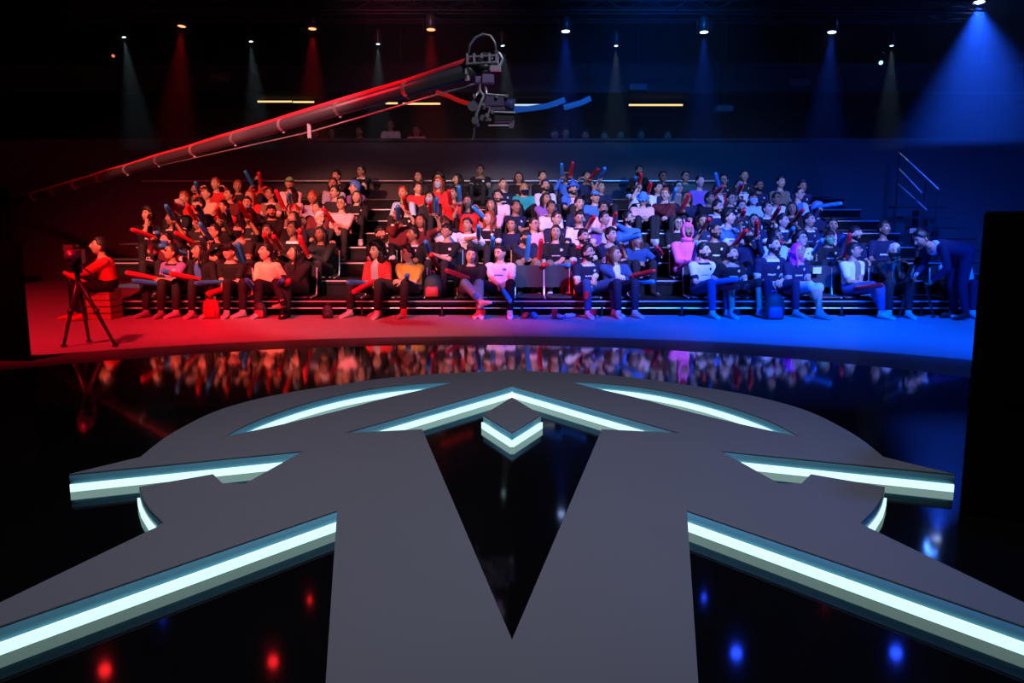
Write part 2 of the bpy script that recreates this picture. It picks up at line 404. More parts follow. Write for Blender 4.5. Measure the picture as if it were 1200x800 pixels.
def extra_mesh(kind):
    b = MB()
    if kind == 'beard': shell(b, lambda x, y, z: y < .02 and (z < -.074 or (z < -.035 and abs(x) > .046) or (-.046 < z < -.039 and abs(x) < .026 and y < 0)) and z > -.112, lambda x, y, z: .006 + rn.uniform(-.0015, .0015), .002)
    elif kind == 'mask': shell(b, lambda x, y, z: y < -.015 and -.100 < z < -.008, lambda x, y, z: .009 + (.004 if abs(x) < .03 else 0), .001)
    elif kind in ('cap', 'capback'):
        shell(b, lambda x, y, z: z > (.052 if y < 0 else .052 - y * .35), lambda x, y, z: .020, .002); s = -1 if kind == 'cap' else 1
        vs = []
        for t in (0, .006):
            for i in range(9):
                a = math.pi * i / 8; vs += [(.075 * math.cos(a), s * (.05 + .0 * math.sin(a)), .058 - t), (.070 * math.cos(a), s * (.075 + .085 * math.sin(a)), .050 - t - .01 * math.sin(a))]
        fs = []
        for i in range(8): fs += [(2 * i, 2 * i + 1, 2 * i + 3, 2 * i + 2), (18 + 2 * i, 20 + 2 * i, 21 + 2 * i, 19 + 2 * i), (2 * i + 1, 19 + 2 * i, 21 + 2 * i, 2 * i + 3)]
        b.add(vs, fs)
    elif kind == 'glasses':
        for s in (-1, 1):
            ring = [(s * .031 + .022 * math.cos(2 * math.pi * i / 14), -.112 + .004 * abs(math.cos(2 * math.pi * i / 14)), .010 + .017 * math.sin(2 * math.pi * i / 14)) for i in range(15)]
            b.tube(ring, .0028, 6); b.tube([(s * .053, -.106, .012), (s * .078, -.06, .014), (s * .084, .0, .008)], .0025, 6)
        b.cyl((-.009, -.113, .012), (.009, -.113, .012), .0025, 6)
    elif kind == 'sunglasses':
        for s in (-1, 1):
            b.ell((s * .031, -.108, .010), (.023, .006, .016), None, 12, 6); b.tube([(s * .053, -.102, .012), (s * .078, -.06, .014), (s * .084, .0, .008)], .0028, 6)
        b.cyl((-.010, -.111, .014), (.010, -.111, .014), .003, 6)
    elif kind == 'headband': shell(b, lambda x, y, z: .046 < z < .078, lambda x, y, z: .022, .001)
    elif kind == 'hood':
        shell(b, lambda x, y, z: z > .055 or y > -.025, lambda x, y, z: .028 + rn.uniform(-.002, .002), -.004)
        b.ell((0, .03, -.13), (.10, .10, .05), None, 16, 8)
    elif kind == 'ears':
        for s in (-1, 1): b.ell((s * .06, -.01, .150), (.016, .012, .045), Matrix.Rotation(R(12 * s), 3, 'Y'), 10, 8)
    elif kind == 'bobble_hat':
        shell(b, lambda x, y, z: z > .045, lambda x, y, z: .034 + .025 * max(0, z - .06) / .05, .001)
        for i in range(10): a = i * .628; b.ell((.105 * math.cos(a), .115 * math.sin(a), .06), (.03, .03, .022), None, 8, 6)
    return b
_shared = {}
def shared(kind, key, mats):
    k = (kind, key)
    if k not in _shared:
        b = hair_mesh(kind) if kind in ('short', 'buzz', 'fringe', 'quiff', 'curly', 'bigcurly', 'long', 'longwave', 'bun') else extra_mesh(kind)
        me = b.mesh(kind + '_' + key, mats, True)
        if kind == 'capback': pass
        _shared[k] = me
    return _shared[k]
JOBS = []        # meshes to be remeshed into one continuous surface
def ik(a, t, l1, l2, pole):
    d = t - a; L = min(d.length, (l1 + l2) * .985); L = max(L, abs(l1 - l2) + .05); d = d.normalized(); t = a + d * L
    q = (l1 * l1 - l2 * l2 + L * L) / (2 * L); h = math.sqrt(max(l1 * l1 - q * q, 0))
    p = (pole - d * pole.dot(d)).normalized()
    return a + d * q + p * h, t
def hand_mb(b, wrist, d, n, s, curl, sc=1.0):
    """palm and five separate fingers; d = hand direction, n = palm normal, s = thumb side vector sign"""
    d = d.normalized(); n = (n - d * n.dot(d)).normalized(); w = d.cross(n) * s
    M = Matrix((w, d, n)).transposed()
    pc = wrist + d * .045 * sc
    b.ell(pc, (.040 * sc, .052 * sc, .016 * sc), M, 12, 8)
    for i, (off, L) in enumerate(((-.030, .062), (-.010, .074), (.010, .080), (.029, .070))):
        r = .0088 * sc; a0 = wrist + d * (.082 - .004 * abs(i - 2)) * sc + w * off * sc
        c1 = curl * (0.9 + .08 * i); v1 = d * math.cos(c1) + n * math.sin(c1); a1 = a0 + v1 * L * .5 * sc
        c2 = c1 + curl * 1.0; v2 = d * math.cos(c2) + n * math.sin(c2); a2 = a1 + v2 * L * .48 * sc
        b.tube([a0 - d * .02, a0, a1, (a1 + a2) / 2, a2], [r, r * 1.05, r, r * .92, r * .6], 6)
    t0 = wrist + d * .022 * sc + w * .030 * sc; td = (w * .75 + d * .65 + n * .35).normalized(); t1 = t0 + td * .038 * sc
    t2 = t1 + (td + d * .5 + n * curl * .7).normalized() * .030 * sc
    b.tube([t0 - td * .012, t0, t1, t2], [.012 * sc, .0125 * sc, .0105 * sc, .007 * sc], 6)

def person(name_i, P, X, Y, Z, face=0.0, yaw=0.0, pitch=8.0, tilt=0.0, lean=0.0, side=0.0, ts=1.0, w=1.0, hands=None, curl=(1.0, 1.0), legs='sit', feet=None, stand=False,
           shirt='black', sleeve='short', trim=None, emblem=None, front=None, pants='black', shorts=False, shoe='white', hair='short', haircol='dark', extras=(), skin=1, fine=0, belly=0):
    """P = label; placed at X,Y,Z (seat point or, when standing, ground point)."""
    vb = (.0085, .0125, .018)[fine]; vc = (.010, .013, .018)[fine]; vp = (.012, .015, .024)[fine]
    hz = .93 if stand else .095
    L = .53 * ts
    S = Matrix.Rotation(R(side), 3, 'Y') @ Matrix.Rotation(R(lean), 3, 'X')
    pel = Vector((0, 0, hz))
    def sp_(t, curve=1.0): return pel + S @ Vector((0, (.015 * math.sin(t * 3.1)) * curve, t * L))
    chestM = S
    neck = sp_(1.0)
    up = Vector((0, 0, 1)); nd = (S @ up * .6 + up * .6 + Vector((0, -.12, 0))).normalized()
    hc = neck + nd * (.135 * ts + .05) + Vector((0, -.01, 0))
    HM = Matrix.Rotation(R(yaw), 3, 'Z') @ Matrix.Rotation(R(tilt), 3, 'Y') @ Matrix.Rotation(R(-pitch), 3, 'X')
    X3, Y3 = S @ Vector((1, 0, 0)), S @ Vector((0, 1, 0))
    prof = [(-.16, .10, .075), (-.10, .155, .105), (0, .172, .118), (.2, .155, .108 + .03 * belly), (.42, .150, .105 + .02 * belly), (.66, .165, .112), (.82, .160, .102), (.90, .128, .088), (.97, .088, .072), (1.03, .064, .060)]
    def torso(b, inf, t0=-1, t1=2):
        rg = []
        for t, rx, ry in prof:
            if t < t0 - 1e-6 or t > t1 + 1e-6: continue
            rg.append((sp_(t), X3 * ((rx * w) + inf), Y3 * (ry * (1 + (w - 1) * .6) + inf)))
        b.loft(rg, 20)
    arms = []
    for s in (-1, 1):
        sh = sp_(.84) + X3 * s * .166 * w
        tg = hands[(s + 1) // 2] if hands else Vector((s * .12, -.36, hz + .09))
        el, wr = ik(sh, Vector(tg), .285 * (.5 + .5 * ts), .25 * (.5 + .5 * ts), Vector((s * .45, .25, -.9)))
        arms.append((s, sh, el, wr))
    lg = []
    for s in (-1, 1):
        hip = Vector((s * .092, -.01, hz - .01))
        if feet: an = Vector(feet[(s + 1) // 2])
        elif stand: an = Vector((s * .11, .02, .085))
        elif legs == 'wide': an = Vector((s * .22, -.46, -.205))
        elif legs == 'cross': an = Vector((-s * .07, -.56 - .05 * s, -.205))
        elif legs == 'over': an = Vector((.16, -.48, -.205)) if s > 0 else Vector((.20, -.62, -.05))
        else: an = Vector((s * .13, -.47, -.205))
        pole = Vector((s * (.35 if legs == 'wide' else .12), -1, .55)) if not stand else Vector((s * .1, -1, 0))
        kn, an = ik(hip, an, .43, .41, pole); lg.append((s, hip, kn, an))
    root_m = [skin_m(skin), eye_m, lip_m[skin], brow_m]
    # body: torso, neck, limbs fused to one surface; head and hands joined on
    b = MB(); torso(b, 0)
    b.cap(neck - S @ Vector((0, 0, .05)), hc - Vector((0, 0, .045)) + HM @ Vector((0, .02, 0)), .056, .052, 14)
    for s, sh, el, wr in arms:
        b.cap(sh - X3 * s * .03, sh, .058, .052, 12); b.cap(sh, el, .048, .038, 12); b.cap(el, wr, .038, .026, 12)
    for s, hip, kn, an in lg:
        b.cap(hip, kn, .085, .056, 14); b.cap(kn, an, .055, .038, 12); b.cap(an + Vector((0, .02, -.04)), an + Vector((s * .03, -.15, -.05)), .036, .030, 10)
    body = b.build('person', root_m, None, True)
    hb = head_mb(); MH = lambda v: hc + HM @ Vector(v)
    hv = [tuple(MH(v)) for v in hb.v]; j2 = MB(); j2.add(hv, hb.f); j2.m = list(hb.m)
    for k, (s, sh, el, wr) in enumerate(arms):
        d = (wr - el).normalized(); inward = Vector((-s * .8, -.1, -.5)) if abs(d.z) < .6 else Vector((-s * .9, -.4, 0))
        hand_mb(j2, wr - d * .012, d, inward, 1 if s > 0 else -1, curl[k] * .75)
    JOBS.append((body, vb, 2, j2, None))
    body.location = (X, Y, Z); body.rotation_euler = (0, 0, R(face)); tag(body, P, 'person', 'people seated on the tiers' if not stand else None)
    # shirt
    b = MB(); torso(b, .016, -.1, 1.0)
    ext = .62 if sleeve == 'short' else 1.0
    for s, sh, el, wr in arms:
        b.cap(sh - X3 * s * .03, sh, .070, .066, 12)
        if sleeve == 'short': b.cap(sh, sh + (el - sh) * .66, .062, .057, 12)
        elif sleeve == 'none': pass
        else: b.cap(sh, el, .064, .054, 12); b.cap(el, wr - (wr - el) * .06, .053, .038, 12)
    shm = [cm(shirt), cm(trim or shirt), cm(emblem or shirt), cm(front or shirt)]
    so = b.build('shirt', shm, body, True)
    Si = S.inverted()
    def cls(c, s_arms=arms, nk=neck, pl=pel):
        mi = np.zeros(len(c), int); A = np.array([list(r) for r in Si]); q = (c - np.array(pl)) @ A.T
        q[:, 2] /= L
        if front: mi[(abs(q[:, 0]) < .055) & (q[:, 1] < -.03) & (q[:, 2] > .0)] = 3
        if emblem:
            mi[(((q[:, 0] - .080) / .024) ** 2 + ((q[:, 2] - .74) / .05) ** 2 < 1) & (q[:, 1] < -.03)] = 2
            mi[(abs(q[:, 0] + .01) < .062) & (abs(q[:, 2] - .52) < .022) & (q[:, 1] < -.03)] = 2
        if trim:
            mi[(q[:, 2] > .90) & (abs(q[:, 0]) < .105)] = 1
            for s, sh, el, wr in s_arms:
                e = np.array(sh + (el - sh) * (.74 if sleeve == 'short' else 2)); mi[np.linalg.norm(c - e, axis=1) < .066] = 1
        return mi
    JOBS.append((so, vc, 1, None, cls))
    # trousers
    b = MB(); torso(b, .018, -.3, .22)
    for s, hip, kn, an in lg:
        b.cap(hip, kn, .098, .070, 14)
        if not shorts: b.cap(kn, an + (kn - an) * .14, .070, .054, 12)
        else: b.cap(kn, kn + (an - kn) * .06, .072, .068, 12)
    po = b.build('trousers', [cm(pants)], body, True); JOBS.append((po, vp, 1, None, None))
    for s, hip, kn, an in lg:
        b = MB(); toe = an + Vector((s * .03, -.155, -.045)); heel = an + Vector((0, .03, -.035))
        if legs == 'over' and s < 0: toe = an + Vector((.10, -.10, .02)); heel = an + Vector((-.02, .03, -.03))
        dd = (toe - heel).normalized(); lat = dd.cross(Vector((0, 0, 1))).normalized(); upv = lat.cross(dd)
        rg = [(heel - dd * .03 + upv * 0, .02, .02), (heel - dd * .015, .038, .040), (heel + dd * .05, .042, .046), (heel + dd * .11, .046, .036), (toe, .046, .028), (toe + dd * .04, .034, .02), (toe + dd * .055, .01, .01)]
        b.loft([(c + upv * (ry - .038), lat * rx, upv * ry) for c, rx, ry in rg], 12)
        b.cap(an + Vector((0, 0, -.02)), an + (kn - an).normalized() * .045, .044, .042, 10)
        b.build('shoe', [cm(shoe, .5)], body, True)
    def child(nm, mesh, scale=1):
        o = bpy.data.objects.new(nm, mesh); C.objects.link(o); o.parent = body
        o.matrix_local = Matrix.LocRotScale(hc, HM.to_quaternion(), Vector((scale,) * 3)); return o
    if hair != 'bald': child('hair', shared(hair, haircol, [hm(haircol)]))
    for e in extras:
        kd, _, c = e.partition(':')
        nm = {'capback': 'cap', 'mask': 'face_mask', 'ears': 'hood_ears', 'bobble_hat': 'fluffy_hat'}.get(kd, kd)
        c = c or {'beard': haircol, 'glasses': 'black', 'sunglasses': 'black', 'mask': 'lightblue', 'headband': 'red', 'cap': 'black', 'capback': 'black', 'hood': 'hotpink', 'ears': 'hotpink'}.get(kd, 'blue')
        o = child(nm, shared(kd, c, [hm(c) if kd == 'beard' else cm(c, .6)]))
        if c in ('lightblue', 'hotpink', 'green', 'red', 'white', 'bluehair', 'blue', 'silver') and kd != 'beard': o['label'] = '%s %s' % (WORD.get(c, c), nm.replace('_', ' '))
    return body, arms, hc

def bake_jobs():
    n = len(JOBS)
    for i0 in range(0, n, 90):
        part = JOBS[i0:i0 + 90]
        for o, vx, it, join, cls in part:
            m = o.modifiers.new('fuse', 'REMESH'); m.mode = 'VOXEL'; m.voxel_size = vx; m.use_smooth_shade = True
            m = o.modifiers.new('soften', 'SMOOTH'); m.iterations = it * 2; m.factor = .5
        bpy.context.view_layer.update(); dg = bpy.context.evaluated_depsgraph_get()
        for o, vx, it, join, cls in part:
            me = o.evaluated_get(dg).to_mesh(); nv, nf = len(me.vertices), len(me.polygons)
            co = np.empty(nv * 3, np.float32); me.vertices.foreach_get('co', co); co = co.reshape(-1, 3)
            nl = len(me.loops); li = np.empty(nl, np.int32); me.loops.foreach_get('vertex_index', li)
            ls = np.empty(nf, np.int32); me.polygons.foreach_get('loop_start', ls)
            o.evaluated_get(dg).to_mesh_clear()
            mi = np.zeros(nf, np.int32)
            if cls is not None:
                lt = np.diff(np.append(ls, nl)); ce = np.add.reduceat(co[li], ls, axis=0) / lt[:, None]; mi = cls(ce.astype(float)).astype(np.int32)
            if join is not None:
                jv = np.array(join.v, np.float32); jl = np.array([i for f in join.f for i in f], np.int32) + nv
                js = np.cumsum([0] + [len(f) for f in join.f][:-1]).astype(np.int32) + nl
                co = np.vstack([co, jv]); li = np.append(li, jl); ls = np.append(ls, js); mi = np.append(mi, np.array(join.m, np.int32))
            new = bpy.data.meshes.new(o.name); new.vertices.add(len(co)); new.vertices.foreach_set('co', co.ravel())
            new.loops.add(len(li)); new.loops.foreach_set('vertex_index', li); new.polygons.add(len(ls)); new.polygons.foreach_set('loop_start', ls.astype(np.int32))
            for m in o.data.materials: new.materials.append(m)
            new.polygons.foreach_set('material_index', mi.astype(np.int32)); new.polygons.foreach_set('use_smooth', np.ones(len(ls), bool))
            new.update(calc_edges=True)
            old = o.data; o.modifiers.clear(); o.data = new; bpy.data.meshes.remove(old)

SPEC = '''
187 243 black+e:white curly fa=28 y=-20
217 233 charcoal short.silver glasses
211 247 black+t:white long y=-35
230 215 charcoal+f:khaki short beard y=10
244 231 black+e:white short cap beard y=-45
257 219 peach short y=-40
259 208 red/L short.auburn arms=up
245 224 red short.auburn
273 211 charcoal/L short.auburn y=20
277 220 darkred/L bun
272 234 red/L bun y=-40
290 222 red/L long.auburn
303 204 red short mask:black y=0
339 207 white+f:green cap:green y=10
323 219 khaki short glasses
345 219 white/L+f:charcoal long y=-50
305 230 black+e:white short y=10
281 246 charcoal bigcurly glasses y=0
319 241 black/L short capback beard y=20
262 262 black+e:grey short glasses y=-40
296 260 charcoal+t:khaki fringe mask:black y=-20
334 259 black+t:white+e:white short y=-25
328 239 khaki short.auburn y=-20
352 223 lightblue/L short.auburn
363 217 charcoal short glasses arms=cross y=-30
395 199 charcoal short y=-30
424 194 8 black short glasses arms=cross y=-35
391 208 lightblue/L+f:purple short y=0
417 213 purple/L curly.bluehair y=-55
405 223 black+e:white/L longwave y=-10
387 230 pink short glasses y=-10
371 247 charcoal/L short.silver arms=cross y=40 beard
362 236 darkred short y=-30
362 265 2 charcoal/L longwave y=-20
343 286 1 charcoal/L longwave y=-60 arms=cross legs=over
318 285 1 peach/S+f:peach quiff y=-45 p=16 arms=lap pants=charcoal shoe=white
268 285 1 black short cap:black y=-15 front=1 pants=charcoal
236 284 1 black/L+f:blue long y=-50 p=14
204 285 1 purple+t:charcoal short sunglasses y=-45 p=16 pants=charcoal
196 288 2 darkred short mask:blue y=-30
251 250 black/L short beard
228 252 charcoal long y=-30
349 247 charcoal/L long y=-35
310 262 black/L short beard y=-10
445 264 2 black+e:white fringe beard y=40
484 265 2 black+t:white+e:white quiff y=-55
442 284 1 red/L+f:grey bigcurly y=-40 pants=charcoal arms=lap legs=wide
480 287 1 orange quiff y=-65 arms=lap w=1.15 pants=charcoal legs=wide
473 218 lightblue/L short.auburn y=-20
474 233 black+e:white cap:green y=10
491 200 charcoal/L long y=-10
494 213 red/L short y=30
510 207 red/L long.auburn mask:lightblue y=-30
506 224 charcoal long mask:lightblue y=-25
514 202 black/L bigcurly y=-10
537 203 black/L longwave y=-60
530 219 red/L short y=-20
563 193 8 black short y=-10
487 243 3 darkred/L short beard y=-50 w=1.1
500 250 darkred long y=-20
524 261 2 black/S+e:white fringe glasses y=-35
545 272 3 white short.auburn y=-30 p=-25
557 228 red/S long y=-20 arms=up
590 208 navy+e:white buzz y=20
584 222 white short beard y=-20
574 232 pink long y=-20
597 234 navy+e:white short y=35
587 247 black+t:white+e:white longwave.auburn y=-45
608 201 black/L longwave y=-5
614 215 teal/L fringe.blond mask:navy y=10
636 200 black/L short y=20
638 210 white/L short beard y=20
640 225 purple longwave y=30
645 235 white short y=25
622 254 pink/L short glasses y=35
616 269 2 navy/S headband:charcoal fringe mask:charcoal y=20 pants=khaki
646 247 navy+e:white short glasses y=40
652 263 2 black+e:white longwave y=-5 pants=khaki
664 199 blue/L short glasses y=0 arms=up
686 200 navy short y=30 arms=up
671 214 blue+f:pink curly bobble_hat:blue beard y=30
680 230 navy short y=20
704 212 navy bun y=30
697 223 blue/L fringe cap:bluehair y=20
660 246 white short y=0 p=-15
679 247 purple/S+f:white short y=40
705 236 pink short y=20
707 247 blue/L short beard glasses y=50 p=16
720 266 2 navy+t:grey short y=40
688 268 2 black+t:white short beard y=35
689 286 1 navy+t:white+e:white short glasses beard y=50 p=14 arms=chin pants=denim shoe=white legs=wide
719 288 1 denim/L+f:white longwave.brown y=50 arms=lap shoe=white pants=navy
734 292 2 denim/L longwave.brown y=30
585 286 1 white+e:blue short y=-35 p=-8 arms=knees pants=black legs=wide shoe=white w=1.05
553 289 1 black/L long y=5 p=0 legs=over arms=cross pants=grey
569 262 3 white short y=-20
600 262 3 navy long y=-20
749 196 8 black/L short beard y=20
758 211 white short glasses y=20
771 228 5 pink/L fringe.bluehair bobble_hat:bluehair p=-30 y=-10 arms=lap
777 200 black short glasses y=10
782 213 white/L+f:navy short y=20
790 220 darkred/L short.auburn y=-10
796 224 navy/L long y=0
803 200 darkgreen/L short glasses y=20
809 212 khaki short glasses y=10 p=16
820 205 purple/L short y=25
823 225 black+e:white short y=40
846 212 red/L+f:white short glasses capback:navy y=20
850 204 charcoal short glasses y=0
842 234 navy+e:white short beard y=40
853 225 black short glasses y=20
797 253 3 black+e:white long glasses y=0
822 251 navy short y=-5
806 261 2 hotpink/L hood:hotpink ears:hotpink beard bald y=20 w=1.2 pants=hotpink arms=lap f=white x=hood
838 261 2 black+e:white buzz glasses beard y=40
858 246 blue+e:white curly y=50
870 199 charcoal short y=0
866 210 white+f:darkred short y=0
889 210 navy buzz glasses y=20 beard
883 225 lightblue/L fringe mask:lightblue y=0
899 206 khaki short y=20
916 211 navy+e:lightblue short y=10
901 225 white/L short glasses y=20
936 219 lightblue/L+f:blue buzz glasses y=40
928 236 black+e:grey longwave y=-20
899 236 black+e:white short y=30
866 234 charcoal short beard y=10
881 250 navy long y=0
877 266 2 navy/L fringe mask:black y=10 arms=up
918 250 navy+t:white+e:white short y=40
908 268 2 lightblue/L short glasses y=40
949 249 navy+e:grey short y=35
957 238 navy/L curly.bluehair y=20
941 271 2 white+e:blue curly glasses y=20 p=18
972 255 navy+f:pink short y=-10
976 269 2 black+e:white fringe mask:green y=10 arms=lap
1009 264 2 navy+e:grey fringe beard y=40
1002 283 1 white+f:khaki fringe glasses y=50 p=14 arms=lap pants=denim legs=cross
1047 285 1 charcoal/L+f:khaki short.silver mask:charcoal arms=chin2 y=-10 shoe=white
825 284 1 white+t:navy+e:navy short beard y=45 arms=lap pants=denim shoe=white
856 288 1 black+t:grey+e:white short beard y=30 p=14 arms=knees shorts pants=charcoal shoe=lightblue legs=wide
902 275 1 navy+t:white+e:white short beard y=35 p=4 arms=lap pants=navy w=1.18 legs=wide lean=14
930 284 1 navy+e:white longwave.magenta glasses y=45 arms=lap pants=lightblue shorts legs=cross
1024 258 navy short y=20
'''
HAIRW = {'short': 'short dark hair', 'buzz': 'cropped hair', 'fringe': 'a dark fringe', 'quiff': 'a dark quiff', 'curly': 'curly hair', 'bigcurly': 'big curly hair', 'long': 'long straight hair', 'longwave': 'long wavy hair', 'bun': 'tied-back hair', 'bald': 'no hair showing'}
PEOPLE = []
for ln in SPEC.strip().splitlines():
    tk = ln.split(); p = dict(x=float(tk[0]), y=float(tk[1]), row=0, shirt='black', sleeve='short', trim=None, emblem=None, front=None, hair='short', haircol='dark', extras=[], arms='', legs='sit', yaw=None, pitch=None, pants='charcoal', shoe=None, w=None, lean=None, stand=False, shorts=False, face=None)
    i = 2
    if tk[i].isdigit(): p['row'] = int(tk[i]); i += 1
    sh = tk[i].replace('/', '+/').split('+'); p['shirt'] = sh[0]
    for q in sh[1:]:
        if q[0] == '/': p['sleeve'] = 'long' if q[1] == 'L' else 'short'
        else: p[{'t': 'trim', 'e': 'emblem', 'f': 'front'}[q[0]]] = q[2:]
    gothair = False
    for q in tk[i + 1:]:
        a, _, v = q.partition('='); h = q.split('.')[0]
        if v:
            if a == 'y': p['yaw'] = float(v)
            elif a == 'p': p['pitch'] = float(v)
            elif a == 'w': p['w'] = float(v)
            elif a in ('arms', 'legs', 'pants', 'shoe'): p[a] = v
            elif a == 'lean': p['lean'] = float(v)
            elif a == 'fa': p['face'] = float(v)
        elif h in HAIRW and not gothair:
            p['hair'] = h; gothair = True
            if '.' in q: p['haircol'] = q.split('.')[1]
        elif q == 'stand': p['stand'] = True
        elif q == 'shorts': p['shorts'] = True
        else: p['extras'].append(q)
    if not gothair and any('cap' in e for e in p['extras']): p['hair'] = 'buzz'
    if 'bald' in tk: p['hair'] = 'bald'
    p['extras'] = [e for e in p['extras'] if e != 'bald']
    PEOPLE.append(p)
SEAT = .06
PS = 1.14      # the tiers are compact, so people read large on them
prnd = random.Random(11)
def solve(p, row):
    Yp = deck_y(row) + .32
    need = on_y(p['x'], p['y'], Yp - .03).z - (deck_z(row) + SEAT)
    return Yp, (need / PS - .275) / .665
for p in PEOPLE:
    if p['stand']:
        p['row'] = 8; p['Y'] = deck_y(8) + .5; p['Z'] = deck_z(8) - RISE * .0; p['ts'] = 1.0
        need = on_y(p['x'], p['y'], p['Y']).z - p['Z']; p['ts'] = max(.7, min(1.1, (need - 1.11) / .665)); 
    else:
        if not p['row']:
            best = min(range(2 if p['y'] < 283 else 1, 9), key=lambda r: abs(solve(p, r)[1] - .72)); p['row'] = best
        p['Y'], ts = solve(p, p['row']); p['ts'] = max(.60, min(.98, ts)); p['Z'] = deck_z(p['row']) + SEAT
    p['X'] = on_y(p['x'], p['y'], p['Y']).x
    A1, A2 = -3.05, 2.62
    p['block'] = 'red-lit block' if p['X'] < A1 else ('middle block' if p['X'] < A2 else 'blue-lit block')
# keep neighbours of one row from interpenetrating
for blk in ('red-lit block', 'middle block', 'blue-lit block'):
    for r in range(1, 9):
        g = sorted([p for p in PEOPLE if p['row'] == r and p['block'] == blk], key=lambda p: p['X'])
        for _ in range(40):
            for a, c in zip(g, g[1:]):
                d = c['X'] - a['X']; m = .48
                if d < m: a['X'] -= (m - d) / 2 * .5; c['X'] += (m - d) / 2 * .5
        if blk == 'red-lit block': g = g[::-1]
        for k, p in enumerate(g): p['n'] = k; p['g'] = g
NUM = ['first', 'second', 'third', 'fourth', 'fifth', 'sixth', 'seventh', 'eighth', 'ninth', 'tenth', 'eleventh', 'twelfth', 'thirteenth', 'fourteenth']
def where(p):
    row = 'front row' if p['row'] == 1 else ('top row' if p['row'] == 8 else ORD[p['row'] - 1] + ' row')
    ais = 'red-side aisle' if p['block'] == 'middle block' else 'aisle'
    return row, p['block'], NUM[p['n']], ais
STICKS = '''r 184 250 179 240;r 178 283 167 274;b 196 284 194 272;r 206 287 199 274;r 226 287 213 273;b 206 264 207 245;b 236 232 239 218;b 239 262 238 243;b 247 287 241 264
r 262 262 266 248;b 268 262 272 247;r 293 262 291 241;b 298 260 295 245;b 295 222 291 203;r 308 224 311 204;r 336 250 331 225;b 340 243 343 232;b 282 310 277 283;b 289 310 287 280
r 352 292 358 272;r 366 303 361 275;r 395 264 387 246;r 232 264 231 245;b 190 333 165 326;r 188 328 164 318;r 238 329 214 319;b 222 328 199 316;r 268 334 251 340;b 264 331 246 330
b 326 334 341 325;r 332 340 346 329;b 297 342 299 331;b 432 332 412 328;r 442 330 424 340;b 474 328 479 321;b 541 308 526 289;r 545 328 519 316;r 531 245 530 226;b 537 243 537 222
r 508 253 509 240;b 512 256 515 238;b 465 264 468 245;r 513 312 507 296;b 505 302 502 285;b 575 263 556 243;b 558 280 559 266;b 549 338 565 350;b 584 338 595 353;b 620 307 623 275;r 627 307 629 278
b 657 212 655 197;r 670 212 672 194;r 692 214 700 203;b 701 213 704 203;r 690 268 695 256;r 717 262 716 251;b 727 288 750 279;r 691 335 687 345;r 741 325 762 317;b 738 329 762 329;b 741 222 740 209;r 747 222 746 209
r 759 235 761 217;b 785 240 785 226;r 801 249 807 228;b 841 225 831 206;r 838 232 843 223;r 822 272 822 262;b 812 306 811 283;b 861 232 861 220;r 866 232 866 220;r 906 262 907 247;r 932 264 935 250;r 859 292 866 273
r 889 284 881 262;b 957 247 976 243;b 981 306 981 287;r 989 304 986 272;r 838 336 858 333;b 835 331 857 325;r 878 338 864 336;r 1006 340 1020 334;b 918 284 917 270;r 868 264 866 252;b 644 312 662 308;r 650 310 640 308
b 216 300 199 290;r 322 296 320 278;r 329 296 327 280;b 395 262 401 276;r 480 252 478 236;b 575 300 577 282;r 694 300 676 292;r 913 300 908 286;b 955 300 954 284;r 774 300 764 292'''
STL = []
for t in STICKS.replace('\n', ';').split(';'):
    t = t.strip()
    if not t: continue
    c, x0, y0, x1, y1 = t.split(); x0, y0, x1, y1 = map(float, (x0, y0, x1, y1))
    def cost(p):
        if len(p.get('st', [])) >= 2: return 1e9
        k = 950 / p['Y'] * .01
        s = 1 if x0 > p['x'] else -1
        if (p['row'] == 1) != (y0 > 318): return 1e9
        flip = 25 if any((1 if q[1] > p['x'] else -1) == s for q in p.get('st', [])) else 0
        return flip + abs(x0 - p['x']) / k + 1.2 * abs(y0 - (p['y'] + 34 * k)) / k + (60 if p['arms'] in ('cross', 'lap', 'chin', 'knees') and p['row'] > 1 else 0)
    o = min(PEOPLE, key=cost)
    if cost(o) < 1e5: o.setdefault('st', []).append((c, x0, y0, x1, y1))
rubber = {'r': mat('stick_red', (.72, .015, .03), .3, spec=.5, coat=.3), 'b': mat('stick_blue', (.03, .30, .78), .3, spec=.5, coat=.3)}
def stick_mesh(c):
    b = MB(); b.tube([(0, 0, -.29), (0, 0, -.275), (0, 0, -.23), (0, 0, 0), (0, 0, .23), (0, 0, .275), (0, 0, .29)], [.012, .034, .042, .044, .042, .034, .012], 12)
    return b.mesh('inflatable_stick', [rubber[c]], True)
SM = {c: stick_mesh(c) for c in 'rb'}
